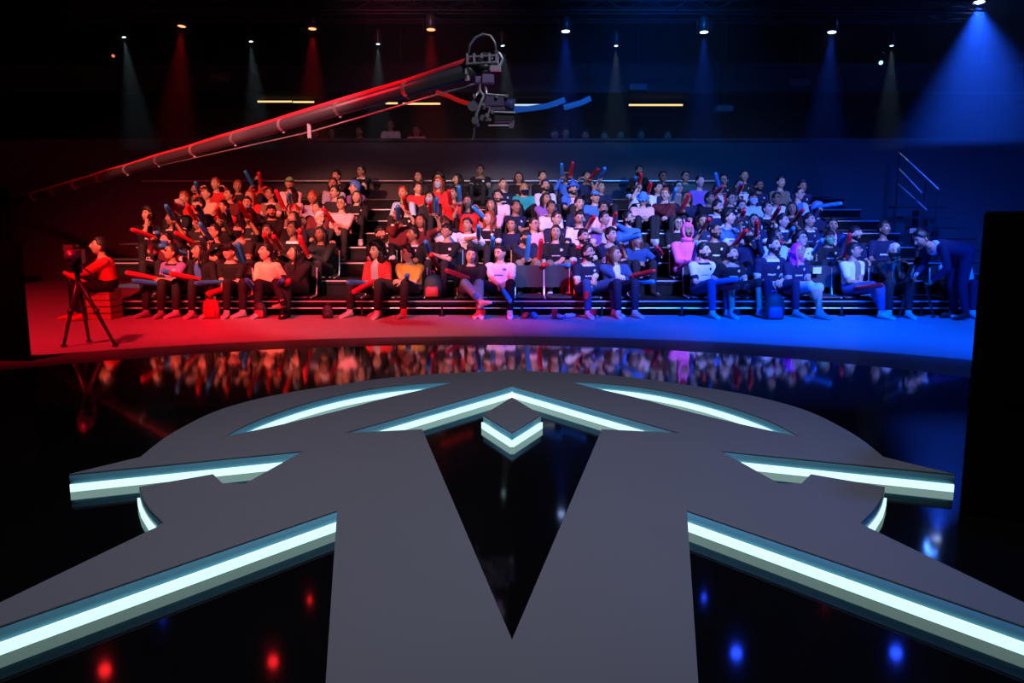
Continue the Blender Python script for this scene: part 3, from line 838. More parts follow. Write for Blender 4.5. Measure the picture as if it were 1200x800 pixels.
for idx, p in enumerate(PEOPLE):
    row, blk, nth, ais = where(p)
    yaw = p['yaw'] if p['yaw'] is not None else ((-1 if p['x'] < 575 else 1) * prnd.uniform(15, 42))
    face = p['face'] if p['face'] is not None else yaw * .42 + prnd.uniform(-6, 6)
    yaw -= face; pitch = p['pitch'] if p['pitch'] is not None else prnd.uniform(2, 14)
    lean = p['lean'] if p['lean'] is not None else prnd.uniform(-5, 5)
    if not p['emblem'] and p['shirt'] in ('black', 'charcoal', 'navy', 'blue', 'purple', 'white', 'lightblue') and p['sleeve'] == 'short' and prnd.random() < .6: p['emblem'] = 'navy' if p['shirt'] in ('white', 'lightblue') else prnd.choice(['white', 'grey', 'lightblue'])
    if not p['trim'] and p['sleeve'] == 'short' and prnd.random() < .25: p['trim'] = prnd.choice(['white', 'grey', 'navy'])
    ts = p['ts']; L = .53 * ts; hz = .93 if p['stand'] else .095; shz = hz + L * .84
    loc = Vector((p['X'], p['Y'], p['Z'])); Rz = Matrix.Rotation(R(-face), 3, 'Z') * (1 / PS)
    arms = p['arms'] or prnd.choice(['lap', 'lap', 'knees', 'cross', 'knees'])
    H = {'lap': [(-.05, -.27, hz + .10), (.05, -.29, hz + .12)], 'knees': [(-.15, -.33, hz + .10), (.15, -.33, hz + .10)], 'cross': [(.11, -.19, shz - .17), (-.11, -.22, shz - .13)],
         'chin': [(-.10, -.28, hz + .11), (.09, -.20, shz + .08)], 'chin2': [(-.025, -.20, shz + .06), (.025, -.20, shz + .06)], 'up': [(-.24, -.16, shz + .12), (.24, -.16, shz + .12)]}[arms]
    H = [Vector(h) for h in H]; curl = [1.0, 1.0]
    if idx == 0: H = [Vector((-.15, -.2, hz + .2)), Vector((.0, -.17, shz + .20))]; H[0] = Vector((-.02, -.17, shz + .18)); H[1] = Vector((.12, -.26, hz + .15))
    if idx == 0: p['st'] = [s for s in p.get('st', []) if s[1] > p['x']][:1]
    hold = []
    for (c, x0, y0, x1, y1) in p.get('st', []):
        s = 1 if x0 > p['x'] else 0
        if any(h[0] == s for h in hold): s = 1 - s
        if idx == 0: s = 1
        a = on_y(x0, y0, p['Y'] - .30); e = on_y(x1, y1, p['Y'] - .30); g = a.lerp(e, .12)
        l = Rz @ (g - loc); l.x = max(-.42, min(.42, l.x)); l.z = max(hz + .06, l.z)
        H[s] = l; curl[s] = 1.9; hold.append((s, c, a, e))
    haw = HAIRW[p['hair']].replace('dark', {'dark': 'dark', 'auburn': 'reddish', 'silver': 'grey', 'blond': 'blond'}.get(p['haircol'], p['haircol']))
    if p['haircol'] in ('magenta', 'bluehair'): haw = {'magenta': 'long bright pink hair', 'bluehair': 'blue hair'}[p['haircol']]
    ex = [e.split(':')[0] for e in p['extras']]; exw = ''
    for kx, wx in (('mask', ' and face mask'), ('cap', ' and cap'), ('capback', ' and backward cap'), ('beard', ' and beard'), ('sunglasses', ' and sunglasses'), ('glasses', ' and glasses')):
        if kx in ex: exw = wx; break
    if 'hood' in ex: haw = 'an eared hood'
    if 'bobble_hat' in ex: haw = 'fluffy blue hat'
    if 'headband' in ex: haw = 'dark headband'
    shw = WORD.get(p['shirt'], p['shirt']); kind = 'costume' if 'hood' in ex else ('jacket' if p['front'] and p['sleeve'] == 'long' else ('top' if p['sleeve'] == 'long' else 'shirt'))
    lab = f"person in {shw} {kind}, {haw}{exw}, {nth} from {ais}, {blk} {row}"
    if len(lab.split()) > 16: lab = f"person in {shw} {kind}, {haw}, {nth} from {ais}, {blk} {row}"
    if p['stand']: lab = f"person standing in {shw} {kind} on the top tier, {nth} from {ais}, {blk}"
    fine = 0 if p['row'] == 1 else (1 if p['row'] <= 3 else 2)
    body, arm, hc = person(idx, lab, *loc, face=face, yaw=yaw, pitch=pitch, tilt=prnd.uniform(-5, 5), lean=lean, ts=ts, w=p['w'] or prnd.uniform(.93, 1.05), hands=H, curl=curl,
        legs=p['legs'] if p['legs'] != 'sit' else ('sit' if p['row'] > 1 else 'sit'), stand=p['stand'], shirt=p['shirt'], sleeve=p['sleeve'], trim=p['trim'], emblem=p['emblem'], front=p['front'], pants=p['pants'], shorts=p['shorts'],
        shoe=p['shoe'] or prnd.choice(['white', 'black', 'charcoal', 'grey']), hair=p['hair'], haircol=p['haircol'], extras=p['extras'], skin=prnd.choice([0, 0, 1, 1, 2, 3]) if p['row'] > 1 else prnd.choice([0, 1, 3]), fine=fine)
    body.scale = (PS,) * 3
    Rf = Matrix.Rotation(R(face), 3, 'Z')
    seen = {}
    for s, c, a, e in hold:
        _, sh, el, wr = arm[s]; d = (wr - el).normalized(); hw = loc + Rf @ (wr + d * .075) * PS
        v = e - a; flat = math.hypot(v.x, v.z); LL = .58; dy = math.sqrt(max(LL * LL - flat * flat, 0)) if flat < LL else 0
        dirv = Vector((v.x, -min(dy, .42), v.z)).normalized(); ln = max(flat, .40) if flat > LL else LL
        o = bpy.data.objects.new('inflatable_stick', SM[c]); C.objects.link(o)
        o.location = hw + dirv * (.17); o.rotation_euler = look_rot(dirv); o.scale = (1, 1, min(1.15, max(.85, ln / .58)))
        q = 'red' if c == 'r' else 'blue'; seen[c] = seen.get(c, 0) + 1
        lab = f"{q} inflatable stick held by {nth} person from {ais}, {blk} {row}" + (', other hand' if seen[c] > 1 else '')
        tag(o, lab, 'cheering stick', 'red and blue inflatable cheering sticks')
    if p['row'] <= 2:
        chair(p['X'], p['row'], f"black low chair under {nth} person from {ais}, {blk} {row}")
for x, j, l in ((620, 1, 'empty black chair with bare backrest beside the person in white shirt, middle block'), (656, 1, 'empty black chair with bare backrest beside the bearded person, middle block'),
                (962, 1, 'empty black chair with a white paper note on its back, blue-lit block')):
    c = chair(on_y(x, 330, deck_y(j) + .4).x, j, l)
    if x == 962:
        b = MB(); b.box((-.03, .195, .46), (.14, .004, .11)); b.build('paper_note', mat('paper', (.8, .8, .8), .7), c, rot=(0, 0, 0))
def single(spec_label, px, py, Y, Z, **k):
    q = on_y(px, py, Y); b_, arm_, hc_ = person(999, spec_label, q.x, Y, Z, **k); b_.scale = (PS,) * 3; return b_, arm_, q
# person on the crate, the bending one, and the gallery
b_, arm_, q = single('person in red hoodie sitting on a wooden crate, turned sideways and holding a red stick', 127, 330, 13.0, .435, face=-62, yaw=5, pitch=12, lean=8, ts=.74, w=1.02, hands=[Vector((-.02, -.44, .25)), Vector((.02, -.50, .22))], curl=(1.8, 1.8),
    feet=[Vector((-.12, -.46, -.30)), Vector((.10, -.36, -.30))], shirt='red', sleeve='long', pants='black', shoe='red', hair='short', skin=1, fine=0, legs='sit')
o = bpy.data.objects.new('inflatable_stick', SM['r']); C.objects.link(o); a_ = on_y(99, 331, 12.7); e_ = on_y(81, 322, 12.65); o.location = (a_ + e_) / 2; o.rotation_euler = look_rot(e_ - a_); o.scale = (.8, .8, .75)
tag(o, 'red inflatable stick held by the person in red hoodie on the crate', 'cheering stick', 'red and blue inflatable cheering sticks')
b_, arm_, q = single('person in dark blue jacket standing and bending far forward beside the tripod camera', 1126, 340, 12.9, 0, face=-84, yaw=0, pitch=-30, lean=82, ts=.95, stand=True, hands=[Vector((-.12, -.62, .62)), Vector((.12, -.50, .55))], shirt='navy', sleeve='long', trim='lightblue', emblem='lightblue', pants='navy', shoe='charcoal', hair='short', skin=1, fine=0, w=1.05)
pq = on_y(1112, 340, deck_y(1) + .32)
b_, arm_, q = single('person in white shirt seated alone behind the bending person', 1116, 340, deck_y(1) + .32, deck_z(1) + SEAT, face=-10, yaw=-20, ts=.68, lean=10, shirt='white', pants='navy', shoe='white', hair='short', fine=1, hands=[Vector((-.10, -.34, .2)), Vector((.10, -.32, .22))])
chair(q.x, 1, 'black low chair under the lone person in white shirt behind the bending person')
GAL = [(352, 153, 'charcoal', 'short', 'first'), (369, 150, 'darkred', 'short', 'second'), (389, 149, 'grey', 'long', 'third'), (421, 148, 'charcoal', 'short', 'fourth'), (458, 140, 'white', 'short', 'fifth'), (488, 147, 'pink', 'bun', 'sixth'), (650, 151, 'pink', 'fringe', 'seventh'), (663, 150, 'grey', 'short', 'eighth'),
       (686, 153, 'blue', 'short', 'ninth'), (708, 154, 'navy', 'short', 'tenth'), (727, 152, 'charcoal', 'short', 'eleventh'), (751, 152, 'khaki', 'quiff', 'twelfth'), (782, 153, 'grey', 'short', 'last')]
for k, (px, py, c_, h_, nn) in enumerate(GAL):
    gz = wz - 1.15; yy = 22.25 + (k % 3) * .05; need = (on_y(px, py, yy).z - gz); L_ = max(.62, min(1.05, (need / PS - 1.11) / .665))
    b_, arm_, q = single('person in %s top looking over the gallery parapet, %s from the red side' % (WORD.get(c_, c_), nn), px, py, yy, gz, yaw=prnd.uniform(-20, 20), ts=L_, stand=True, hands=[Vector((-.12, -.34, 1.02)), Vector((.12, -.34, 1.02))], shirt=c_, sleeve='long', hair=h_, fine=2, pants='black', lean=6)
    b_['group'] = 'people on the gallery'
    if need / PS < 1.5: b_.location.z -= max(0, (1.11 + .665 * .62) * PS - need)
bench_m = mat('bench_black', (.022, .022, .026), .5)
for j in range(3, 9):
    for nm, x0, x1 in (('red-lit block', -7.9, -3.6), ('middle block', -2.5, 2.1), ('blue-lit block', 3.15, 7.9)):
        b = MB(); b.box(((x0 + x1) / 2, deck_y(j) + .33, deck_z(j) + SEAT - .02), (x1 - x0, .42, .04))
        for k in range(6): b.box((x0 + .2 + k * (x1 - x0 - .4) / 5, deck_y(j) + .33, deck_z(j) + (SEAT - .04) / 2), (.05, .36, SEAT - .04))
        tag(b.build('bench', bench_m, bevel=.008), f"low black bench in the {'top' if j == 8 else ORD[j-1]} row of the {nm}", 'bench', 'low black benches')
print('people', len(PEOPLE), 'sticks', sum(len(p.get('st', [])) for p in PEOPLE))
from collections import Counter
print(Counter((p['row'], p['block']) for p in PEOPLE)); print([ (p['x'],p['y'],p['row'],round(p['ts'],2)) for p in PEOPLE if not .78<p['ts']<1.0])
bake_jobs()
print('TOTAL VERTS', sum(len(o.data.vertices) for o in bpy.data.objects if o.type == 'MESH'))
# ------------------------------------------------------------------ camera crane
red_hose = mat('red_hose', (.65, .03, .05), .4, spec=.5)
grey_metal = mat('grey_metal', (.28, .28, .31), .4, metal=.7)
carbon = mat('carbon_black', (.035, .035, .04), .35, spec=.5)
silver = mat('silver_metal', (.7, .7, .74), .3, metal=.8)
CY = 9.0
HP = on_y(556, 82, CY); BP = on_y(20, 236, 20.0)
crane = empty('camera_crane', (BP.x - .9, 20.6, 0)); tag(crane, 'long camera crane reaching over the red-lit seating with a camera at its tip', 'camera crane')
CO = crane.location
def cr(v): return Vector(v) - CO
ax = (HP - BP).normalized(); ART = BP - ax * 1.3
b = MB(); b.tube([cr(ART), cr(BP), cr(BP.lerp(HP, .5)), cr(HP)], [.075, .075, .080, .085], 14); b.build('boom_arm', carbon, crane, True)
up = Vector((0, 0, 1)); upn = (up - ax * up.dot(ax)).normalized()
b = MB(); b.tube([cr(BP + upn * .09)] + [cr(BP.lerp(HP, t) + upn * (.095 + .008 * math.sin(t * 40))) for t in [i / 14 for i in range(1, 14)]] + [cr(HP + upn * .12)], [.018] * 6 + [.024] * 5 + [.032] * 4, 10)
b.build('cable_bundle', red_hose, crane, True)
b = MB(); P0 = BP.lerp(HP, .80); b.tube([cr(BP.lerp(HP, .45) - upn * .07), cr(P0 - upn * .19), cr(HP - upn * .14)], .010, 8); b.build('tension_rod', silver, crane, True)
for i in range(11):
    t = .08 + i * .085; q = BP.lerp(HP, t); b = MB(); b.tube([cr(q - ax * .03), cr(q + ax * .03)], .090, 14); b.box(cr(q - upn * .095), (.03, .04, .03)); b.build('bracket', grey_metal if i % 2 else silver, crane)
b = MB(); q = BP.lerp(HP, .80); b.box(cr(q - upn * .16), (.05, .05, .22)); b.build('strut', grey_metal, crane)
b = MB(); b.tube([cr(ART), cr(ART + Vector((0, 0, -.25))), cr(Vector((ART.x, ART.y, .12)))], [.07, .08, .09], 12); b.box(cr((ART.x, ART.y, .09)), (1.1, 1.1, .10)); b.build('pedestal', dark_metal if 'dark_metal' in globals() else carbon, crane)
for sx in (-.45, .45):
    for sy in (-.45, .45): b = MB(); b.cyl(cr((ART.x + sx - .04, ART.y + sy, .07)), cr((ART.x + sx + .04, ART.y + sy, .07)), .07, 12); b.build('wheel', carbon, crane)
b = MB(); q = ART - ax * .35; b.box(cr(q), (.5, .35, .4)); b.build('counterweight', carbon, crane, bevel=.02)
# stabilised head and camera at the tip (all in real positions round the tip)
def hp(px, py, dy=0): return cr(on_y(px, py, CY + dy))
b = MB()
for yy in (-.07, .07): b.cyl(hp(546, 67, yy), hp(584, 65, yy), .014, 8); b.cyl(hp(546, 75, yy), hp(582, 73, yy), .014, 8)
for x in (548, 556, 565, 574, 582): b.box(hp(x, 70), (.025, .17, .10))
b.build('tip_truss', grey_metal, crane)
b = MB(); b.box(hp(556, 70), (.07, .10, .08)); b.box(hp(570, 66), (.10, .09, .07)); b.cyl(hp(563, 70, -.09), hp(563, 70, .09), .03, 12); b.build('tip_gearbox', carbon, crane, bevel=.008)
b = MB(); b.tube([hp(549, 62), hp(551, 52), hp(557, 44), hp(566, 40), hp(575, 42), hp(580, 50), hp(582, 62)], .014, 8); b.build('cable_loop', grey_metal, crane, True)
b = MB(); b.tube([hp(580, 60), hp(586, 63), hp(589, 69), hp(587, 75), hp(583, 77)], .015, 8); b.build('curved_clamp', silver, crane, True)
b = MB(); b.cyl(hp(548, 74), hp(548, 94), .030, 10); b.box(hp(548, 82), (.05, .08, .10)); b.build('drop_link', silver, crane)
b = MB(); b.cyl(hp(568, 76), hp(568, 82), .085, 20); b.cyl(hp(568, 82), hp(568, 86), .065, 20); b.build('pan_motor', carbon, crane, True)
b = MB(); b.cyl(hp(583, 66), hp(583, 80), .016, 8); b.cyl(hp(577, 66), hp(577, 80), .010, 8); b.box(hp(580, 80), (.13, .12, .05)); b.build('pan_plate', silver, crane)
b = MB(); b.box(hp(572, 93), (.13, .12, .09)); b.box(hp(560, 94), (.06, .10, .07)); b.build('control_box', mat('plum_plastic', (.16, .11, .24), .5), crane, bevel=.01)
b = MB(); b.tube([hp(564, 84), hp(562, 94), hp(562, 106), hp(567, 112), hp(563, 122), hp(558, 134), hp(560, 148)], .017, 8); b.tube([hp(568, 98), hp(571, 112), hp(567, 128)], .014, 8); b.tube([hp(562, 106), hp(555, 116), hp(553, 128)], .012, 8); b.build('hanging_yoke', silver, crane, True)
b = MB(); b.cyl(hp(554, 124, -.05), hp(554, 124, .08), .055, 18); b.cyl(hp(557, 141, -.05), hp(557, 141, .06), .04, 14); b.cyl(hp(566, 138, -.04), hp(566, 138, .06), .035, 14); b.build('tilt_motor', grey_metal, crane)
b = MB(); b.box(hp(580, 119), (.20, .13, .11)); b.box(hp(573, 113), (.09, .09, .06)); b.box(hp(583, 128), (.16, .10, .05)); b.build('camera_body', mat('camera_violet_black', (.09, .075, .14), .35), crane, bevel=.012)
b = MB(); b.tube([hp(588, 121), hp(593, 121), hp(597, 122), hp(603, 123)], [.045, .050, .060, .068], 20); b.build('lens', mat('lens_blue_black', (.06, .07, .2), .2, coat=.5), crane, True)
b = MB(); b.box(hp(591, 138), (.22, .10, .09)); b.build('monitor', carbon, crane, bevel=.01)
for q in (((572, 147), (602, 147)), ((576, 131), (604, 132)), ((570, 110), (592, 112)), ((574, 126), (570, 142)), ((602, 141), (601, 149))):
    b = MB(); b.cyl(hp(*q[0], -.07), hp(*q[1], -.07), .010, 8); b.build('support_rod', silver, crane)
for x, y, r in ((577, 131, .022), (571, 135, .024), (582, 113, .018), (594, 112, .018), (599, 147, .03), (556, 112, .02), (566, 122, .016), (574, 140, .018)):
    b = MB(); b.cyl(hp(x, y, -.10), hp(x, y, -.05), r, 12); b.build('knob', silver, crane)
b = MB(); b.tube([hp(556, 146), hp(555, 160), hp(553, 164)], .010, 6); b.build('cable', grey_metal, crane)

# ------------------------------------------------------------------ tripod cameras
def tripod_camera(px, y, top, spread, label, yaw):
    base = on_y(px, 400, y); r = empty('tripod_camera', (base.x, y, 0)); tag(r, label, 'camera on tripod')
    for k, (dx, dy) in enumerate(spread):
        b = MB(); b.tube([(0, 0, top - .28), (dx * .5, dy * .5, (top - .28) * .52), (dx, dy, .02)], [.028, .026, .018], 8); b.cyl((dx * .5 - .0, dy * .5, (top - .28) * .52 - .03), (dx * .5, dy * .5, (top - .28) * .52 + .04), .036, 10); b.ell((dx, dy, .018), (.04, .04, .018), None, 10, 6); b.build('leg', carbon, r, True)
    b = MB(); b.cyl((0, 0, top - .45), (0, 0, top - .12), .032, 12); b.cyl((0, 0, top - .20), (0, 0, top - .1), .06, 16); b.build('fluid_head', carbon, r)
    Rm = Matrix.Rotation(yaw, 3, 'Z')
    b = MB(); b.box((0, 0, top), (.16, .34, .18), Rm); b.build('camera_body', carbon, r, bevel=.01)
    b = MB(); b.box(Rm @ Vector((0, .05, 0)) + Vector((0, 0, top + .13)), (.03, .22, .03), Rm); b.box(Rm @ Vector((0, -.03, 0)) + Vector((0, 0, top + .105)), (.03, .03, .04), Rm); b.build('carry_handle', carbon, r)
    b = MB(); b.tube([Rm @ Vector((0, -.17, .02)) + Vector((0, 0, top)), Rm @ Vector((0, -.34, .02)) + Vector((0, 0, top)), Rm @ Vector((0, -.40, .02)) + Vector((0, 0, top))], [.055, .06, .075], 16); b.build('lens', grey_metal, r, True)
    b = MB(); b.tube([Rm @ Vector((.04, .05, -.12)) + Vector((0, 0, top)), Rm @ Vector((.12, .42, -.26)) + Vector((0, 0, top))], .012, 8); b.build('pan_handle', carbon, r)
    b = MB(); b.box(Rm @ Vector((-.10, .12, .10)) + Vector((0, 0, top)), (.10, .03, .08), Rm); b.build('viewfinder', grey_metal, r)
    return r
tripod_camera(97, 10.0, 1.12, [(.40, .0, 0)[:2], (-.22, -.04), (-.12, .38)], 'black tripod with camera standing on the red-lit floor beside the glossy stage', R(20))
tripod_camera(1068, 13.2, 1.30, [(.28, -.1), (-.28, -.1), (0, .25)], 'dim broadcast camera on a tripod beside the bending person', R(-30))

# foreground masses at both picture sides
A = on_z(1124, 600, GL); cz_ = math.atan2(A.x, A.y)
desk = empty('monitor_console', (A.x, A.y, GL), -cz_ - .02); tag(desk, 'tall matt black console standing at the edge of the glossy stage beyond the emblem arm', 'console')
conm = mat('console_black', (.0015, .0015, .0018), .9, spec=.05)
b = MB(); b.box((.75, .4, .735), (1.5, .8, 1.47)); b.build('cabinet', conm, desk, bevel=.015)
b = MB(); b.box((.75, -.006, .95), (1.2, .012, .75)); b.build('back_panel', conm, desk)
A = on_y(34, 400, 8.6)
b = MB(); b.box((A.x - 2.0, 8.61, .66), (4.0, .02, 1.32)); bp = b.build('masking_flat', mat('masking_black', (.0015, .0015, .0015), .95, spec=.05), bevel=.004); tag(bp, 'matt black masking flat closing off the red-lit floor beside the tripod', 'screen')
for k in range(3): b = MB(); b.box((A.x - .8 - 1.2 * k, 8.68, .60), (.06, .12, .95)); b.build('brace', carbon, bp)

# ------------------------------------------------------------------ lamps
LENS = {'red': ((1, .16, .07), 5), 'blue': ((.35, .5, 1), 9), 'white': ((.55, .95, 1), 5), 'orange': ((1, .2, .08), 1.2), 'cyan': ((.3, .75, 1), 2.5), 'deep red': ((1, .015, .02), 14), 'deep blue': ((.015, .06, 1), 26), 'bright blue': ((.06, .22, 1), 60)}
def lamp(px, py, y, col, r, aim, label, group, at=None, top=.34):
    p = at if at is not None else on_y(px, py, y); o = empty('stage_lamp', p); tag(o, label, 'stage light', group)
    d = (Vector(aim) - p).normalized(); c, e = LENS[col]
    b = MB(); b.tube([-d * .30, -d * .27, -d * .08, d * .02, d * .03], [r * .7, r * 1.1, r * 1.25, r * 1.2, r * 1.15], 16); b.build('housing', carbon, o, True)
    b = MB(); u = d.orthogonal().normalized(); v = d.cross(u); ring = [d * .034 + (u * math.cos(a) + v * math.sin(a)) * r for a in [2 * math.pi * i / 20 for i in range(20)]]
    b.add([tuple(d * (.034 + r * .35))] + [tuple(x) for x in ring], [(0, 1 + i, 1 + (i + 1) % 20) for i in range(20)]); b.build('lens', mat('lens_' + col, (.1, .1, .1), .3, emit=c, estr=e), o)
    b = MB(); w_ = r * 1.5 + .02; b.tube([(-w_, 0, -.02), (-w_, 0, top * .6), (0, 0, top * .8), (w_, 0, top * .6), (w_, 0, -.02)], .012, 6); b.cyl((0, 0, top * .75), (0, 0, top), .02, 8); b.build('yoke', carbon, o)
    return o, p, d
OB = 'stage lights hanging above the seating'
BEAMS = []
for k, (px, py, col, r, dx) in enumerate([(213, 29, 'red', .085, -.3), (366, 32, 'red', .085, 0), (505, 33, 'red', .095, 0), (663, 35, 'blue', .09, 0), (825, 36, 'blue', .09, 0), (975, 36, 'blue', .09, -.3), (1147, 1, 'blue', .12, 0)]):
    p = on_y(px, py, 19.0); aim = (p.x + dx, 19.0 - .55, 1.0)
    nm = 'glowing %s stage light on the front truss, %s from the %s side' % (col, ['first', 'second', 'third', 'third', 'second', 'first', 'last'][k], col) if k < 6 else 'brightest blue stage light, high over the dark stair'
    o, p, d = lamp(px, py, 19.0, col, r, aim, nm, OB); BEAMS.append((p, aim, col, k))
for k, (px, py, dx) in enumerate([(145, 42, .5), (294, 47, .25), (443, 50, 0), (589, 52, .35), (722, 52, 0), (1045, 52, 0)]):
    p = on_y(px, py, 20.6); aim = (p.x + dx, 20.3, 2.0)
    o, p, d = lamp(px, py, 20.6, 'white', .045, aim, 'white spotlight on the rear truss, %s from the red side' % NUMS[k] if 'NUMS' in globals() else 'white spotlight with a pale beam on the rear truss, %s from the red side' % ['first', 'second', 'third', 'fourth', 'fifth', 'sixth'][k], OB)
    BEAMS.append((p, aim, 'white', k))
lamp(133, 65, 21.0, 'orange', .04, (on_y(133, 65, 21).x + 1, 16, 3), 'dim orange spotlight tilted sideways below the first white spotlight', OB)
lamp(1032, 73, 21.0, 'cyan', .05, (on_y(1032, 73, 21).x - 1, 16, 3), 'small pale blue spotlight tilted sideways below the sixth white spotlight', OB)
# lamps over the stage edge, seen mirrored in the black gloss
def mirrored(px, py, zt):
    p = on_z(px, py, GL); d = ray(px, py); d.z = -d.z; t = (zt - GL) / d.z; return p + d * t
for k, (px, py, col, r, nm) in enumerate([(123, 785, 'deep red', .11, 'near the masking flat'), (320, 775, 'deep red', .10, 'beside the emblem stem'), (863, 765, 'deep blue', .11, 'beside the emblem stem'), (1050, 765, 'deep blue', .11, 'under the blue side wing'), (1093, 640, 'bright blue', .20, 'by the blue arm tip'),
        (190, 718, 'deep blue', .05, 'under the red side wing'), (363, 703, 'deep red', .05, 'close to the wing root'), (825, 700, 'deep blue', .05, 'close to the wing root'), (968, 697, 'deep red', .06, 'under the blue side wing')]):
    p = mirrored(px, py, 7.6)
    lo_, _, _ = lamp(0, 0, 0, col, r, on_z(px, py, GL), '%s lamp above the stage, mirrored in the gloss %s' % (col, nm), 'stage lights over the stage', at=p)
    b = MB(); b.cyl((0, 0, .33), (0, 0, 9.0 - p.z), .02, 8); b.build('drop_pole', carbon, lo_)
truss_m = mat('truss_black', (.015, .015, .017), .6, metal=.3)
def truss(y, z, x0, x1, label):
    o = empty('truss', (0, y, z)); tag(o, label, 'truss')
    b = MB()
    for (dy, dz) in ((-.14, 0), (.14, 0), (-.14, .28), (.14, .28)): b.cyl((x0, dy, dz), (x1, dy, dz), .024, 8)
    b.build('chord', truss_m, o); b = MB(); n = int((x1 - x0) / .5)
    for i in range(n):
        xa = x0 + (x1 - x0) * i / n; xb = x0 + (x1 - x0) * (i + 1) / n
        for dy in (-.14, .14): b.cyl((xa, dy, 0 if i % 2 else .28), (xb, dy, .28 if i % 2 else 0), .012, 6)
    b.build('lacing', truss_m, o)
    for x in (x0 + 1, (x0 + x1) / 2, x1 - 1): b = MB(); b.cyl((x, 0, .28), (x, 0, 9 - z), .012, 6); b.build('hanging_cable', truss_m, o)
truss(19.0, on_y(600, 34, 19).z + .36, -10, 10.5, 'dark lighting truss carrying the red and blue stage lights')
truss(20.6, on_y(600, 50, 20.6).z + .50, -11, 11, 'dark rear lighting truss carrying the small white spotlights')
for k, (px, py, w_) in enumerate([(258, 91, .42), (747, 103, .45), (848, 128, .42), (935, 97, .5), (470, 98, .4)]):
    p = on_y(px, py, 21.0); b = MB(); b.box((0, 0, 0), (w_, .3, .17)); o = b.build('loudspeaker', mat('speaker_dark', (.05, .05, .06), .6), loc=p, bevel=.02)
    b = MB(); b.box((0, -.155, 0), (w_ * .9, .01, .13)); b.build('grille', mat('speaker_grille', (.10, .10, .11), .8, bump=(200, .3)), o)
    b = MB(); b.cyl((0, 0, .08), (0, 0, 9 - p.z), .012, 6); b.build('hanging_rod', truss_m, o)
    tag(o, 'dim hanging box loudspeaker ' + ['over the red-lit block', 'above the gallery lamp on the blue side', 'low beside the last gallery lamp', 'under the third blue light', 'behind the crane arm'][k], 'loudspeaker', 'hanging loudspeakers')
# gallery lamps
bar_m = mat('bar_lamp', (.2, .2, .2), .4, emit=(1, .66, .26), estr=1.3); barw = mat('bar_lamp_pale', (.2, .2, .2), .4, emit=(.6, .8, 1), estr=1.0)
for k, (x0, x1, y0, y1, m) in enumerate([(302, 342, 119, 119, bar_m), (343.5, 368, 119, 120, bar_m), (452, 466, 121, 121, bar_m), (472, 516, 121, 122, bar_m), (600, 653, 124, 122, barw), (737, 800, 122, 124, bar_m)]):
    a, c = on_y(x0, y0, 24.5), on_y(x1, y1, 24.5); o = empty('bar_lamp', (a + c) / 2); b = MB(); b.box((0, 0, 0), ((c - a).length, .05, .045)); b.build('tube', m, o)
    b = MB(); b.box((0, 0, .04), ((c - a).length * .98, .07, .03)); b.cyl((0, 0, .05), (0, 0, f0 - (a.z + c.z) / 2 + .0), .015, 6); b.build('fitting', truss_m, o)
    tag(o, ['long yellow bar lamp under the gallery ceiling over the red-lit block', 'short yellow bar lamp continuing the first one towards the crane', 'short yellow bar lamp behind the crane arm', 'yellow bar lamp beside the crane strut', 'pale bar lamp just beyond the crane camera', 'yellow bar lamp over the blue side of the gallery'][k], 'lamp', 'gallery bar lamps')
for k, (c, pts_) in enumerate([('r', [(511, 108), (525, 112), (538, 118), (551, 122)]), ('b', [(600, 129), (622, 127), (642, 124), (662, 117)]), ('b', [(661, 126), (672, 123), (682, 120), (692, 115)])]):
    P = [on_y(x, y, 22.6) for x, y in pts_]; o = empty('tube_banner', P[0]); b = MB(); b.tube([q - P[0] for q in P], .075 if k else .06, 12)
    b.build('tube', mat('tube_%s' % c, (.8, .02, .02) if c == 'r' else (.02, .2, .8), .4, emit=(1, .02, .01) if c == 'r' else (.02, .22, 1), estr=.25), o, True)
    for q in (P[0], P[-1]): b = MB(); b.cyl(q - P[0], Vector((q.x, q.y, 9)) - P[0], .006, 6); b.build('wire', truss_m, o)
    tag(o, ['glowing red tube hanging in front of the gallery behind the crane', 'long glowing blue tube hanging beside the crane camera', 'short glowing blue tube hanging beyond the long blue one'][k], 'light tube', 'glowing tubes before the gallery')

# ------------------------------------------------------------------ small things on the floor and tiers
cup_red = mat('cup_red', (.75, .02, .03), .35)
def cup(p, label):
    b = MB(); rr = [(.034, 0), (.05, .15), (.052, .155), (.047, .155), (.032, .008)]; n = 18; vs = [(r_ * math.cos(2 * math.pi * i / n), r_ * math.sin(2 * math.pi * i / n), z) for r_, z in rr for i in range(n)]
    fs = [(a * n + i, a * n + (i + 1) % n, (a + 1) * n + (i + 1) % n, (a + 1) * n + i) for a in range(4) for i in range(n)] + [tuple(range(n))[::-1], tuple(range(4 * n, 5 * n))]
    b.add(vs, fs); o = b.build('cup', cup_red, smooth=True, loc=p); tag(o, label, 'cup', 'red paper cups')
for x, l in ((565, 'red cup on the floor beside the person in white shirt'), (698, 'red cup on the floor between the feet of the bearded person'), (869, 'red cup on the floor between the shoes of the person in shorts'), (471, 'red cup on the floor behind the leg of the person in orange'), (651, 'red cup on the floor under the empty chairs')):
    q = on_z(x, 376, 0); cup((q.x, 12.95, 0), l)
for x, l in ((626, 'red cup on the tier behind the first empty chair'), (659, 'red cup on the tier behind the second empty chair')): q = on_y(x, 340, 14.05); cup((q.x, 14.1, deck_z(1)), l)
clear = mat('bottle_plastic', (.45, .6, .85), .15, spec=.6)
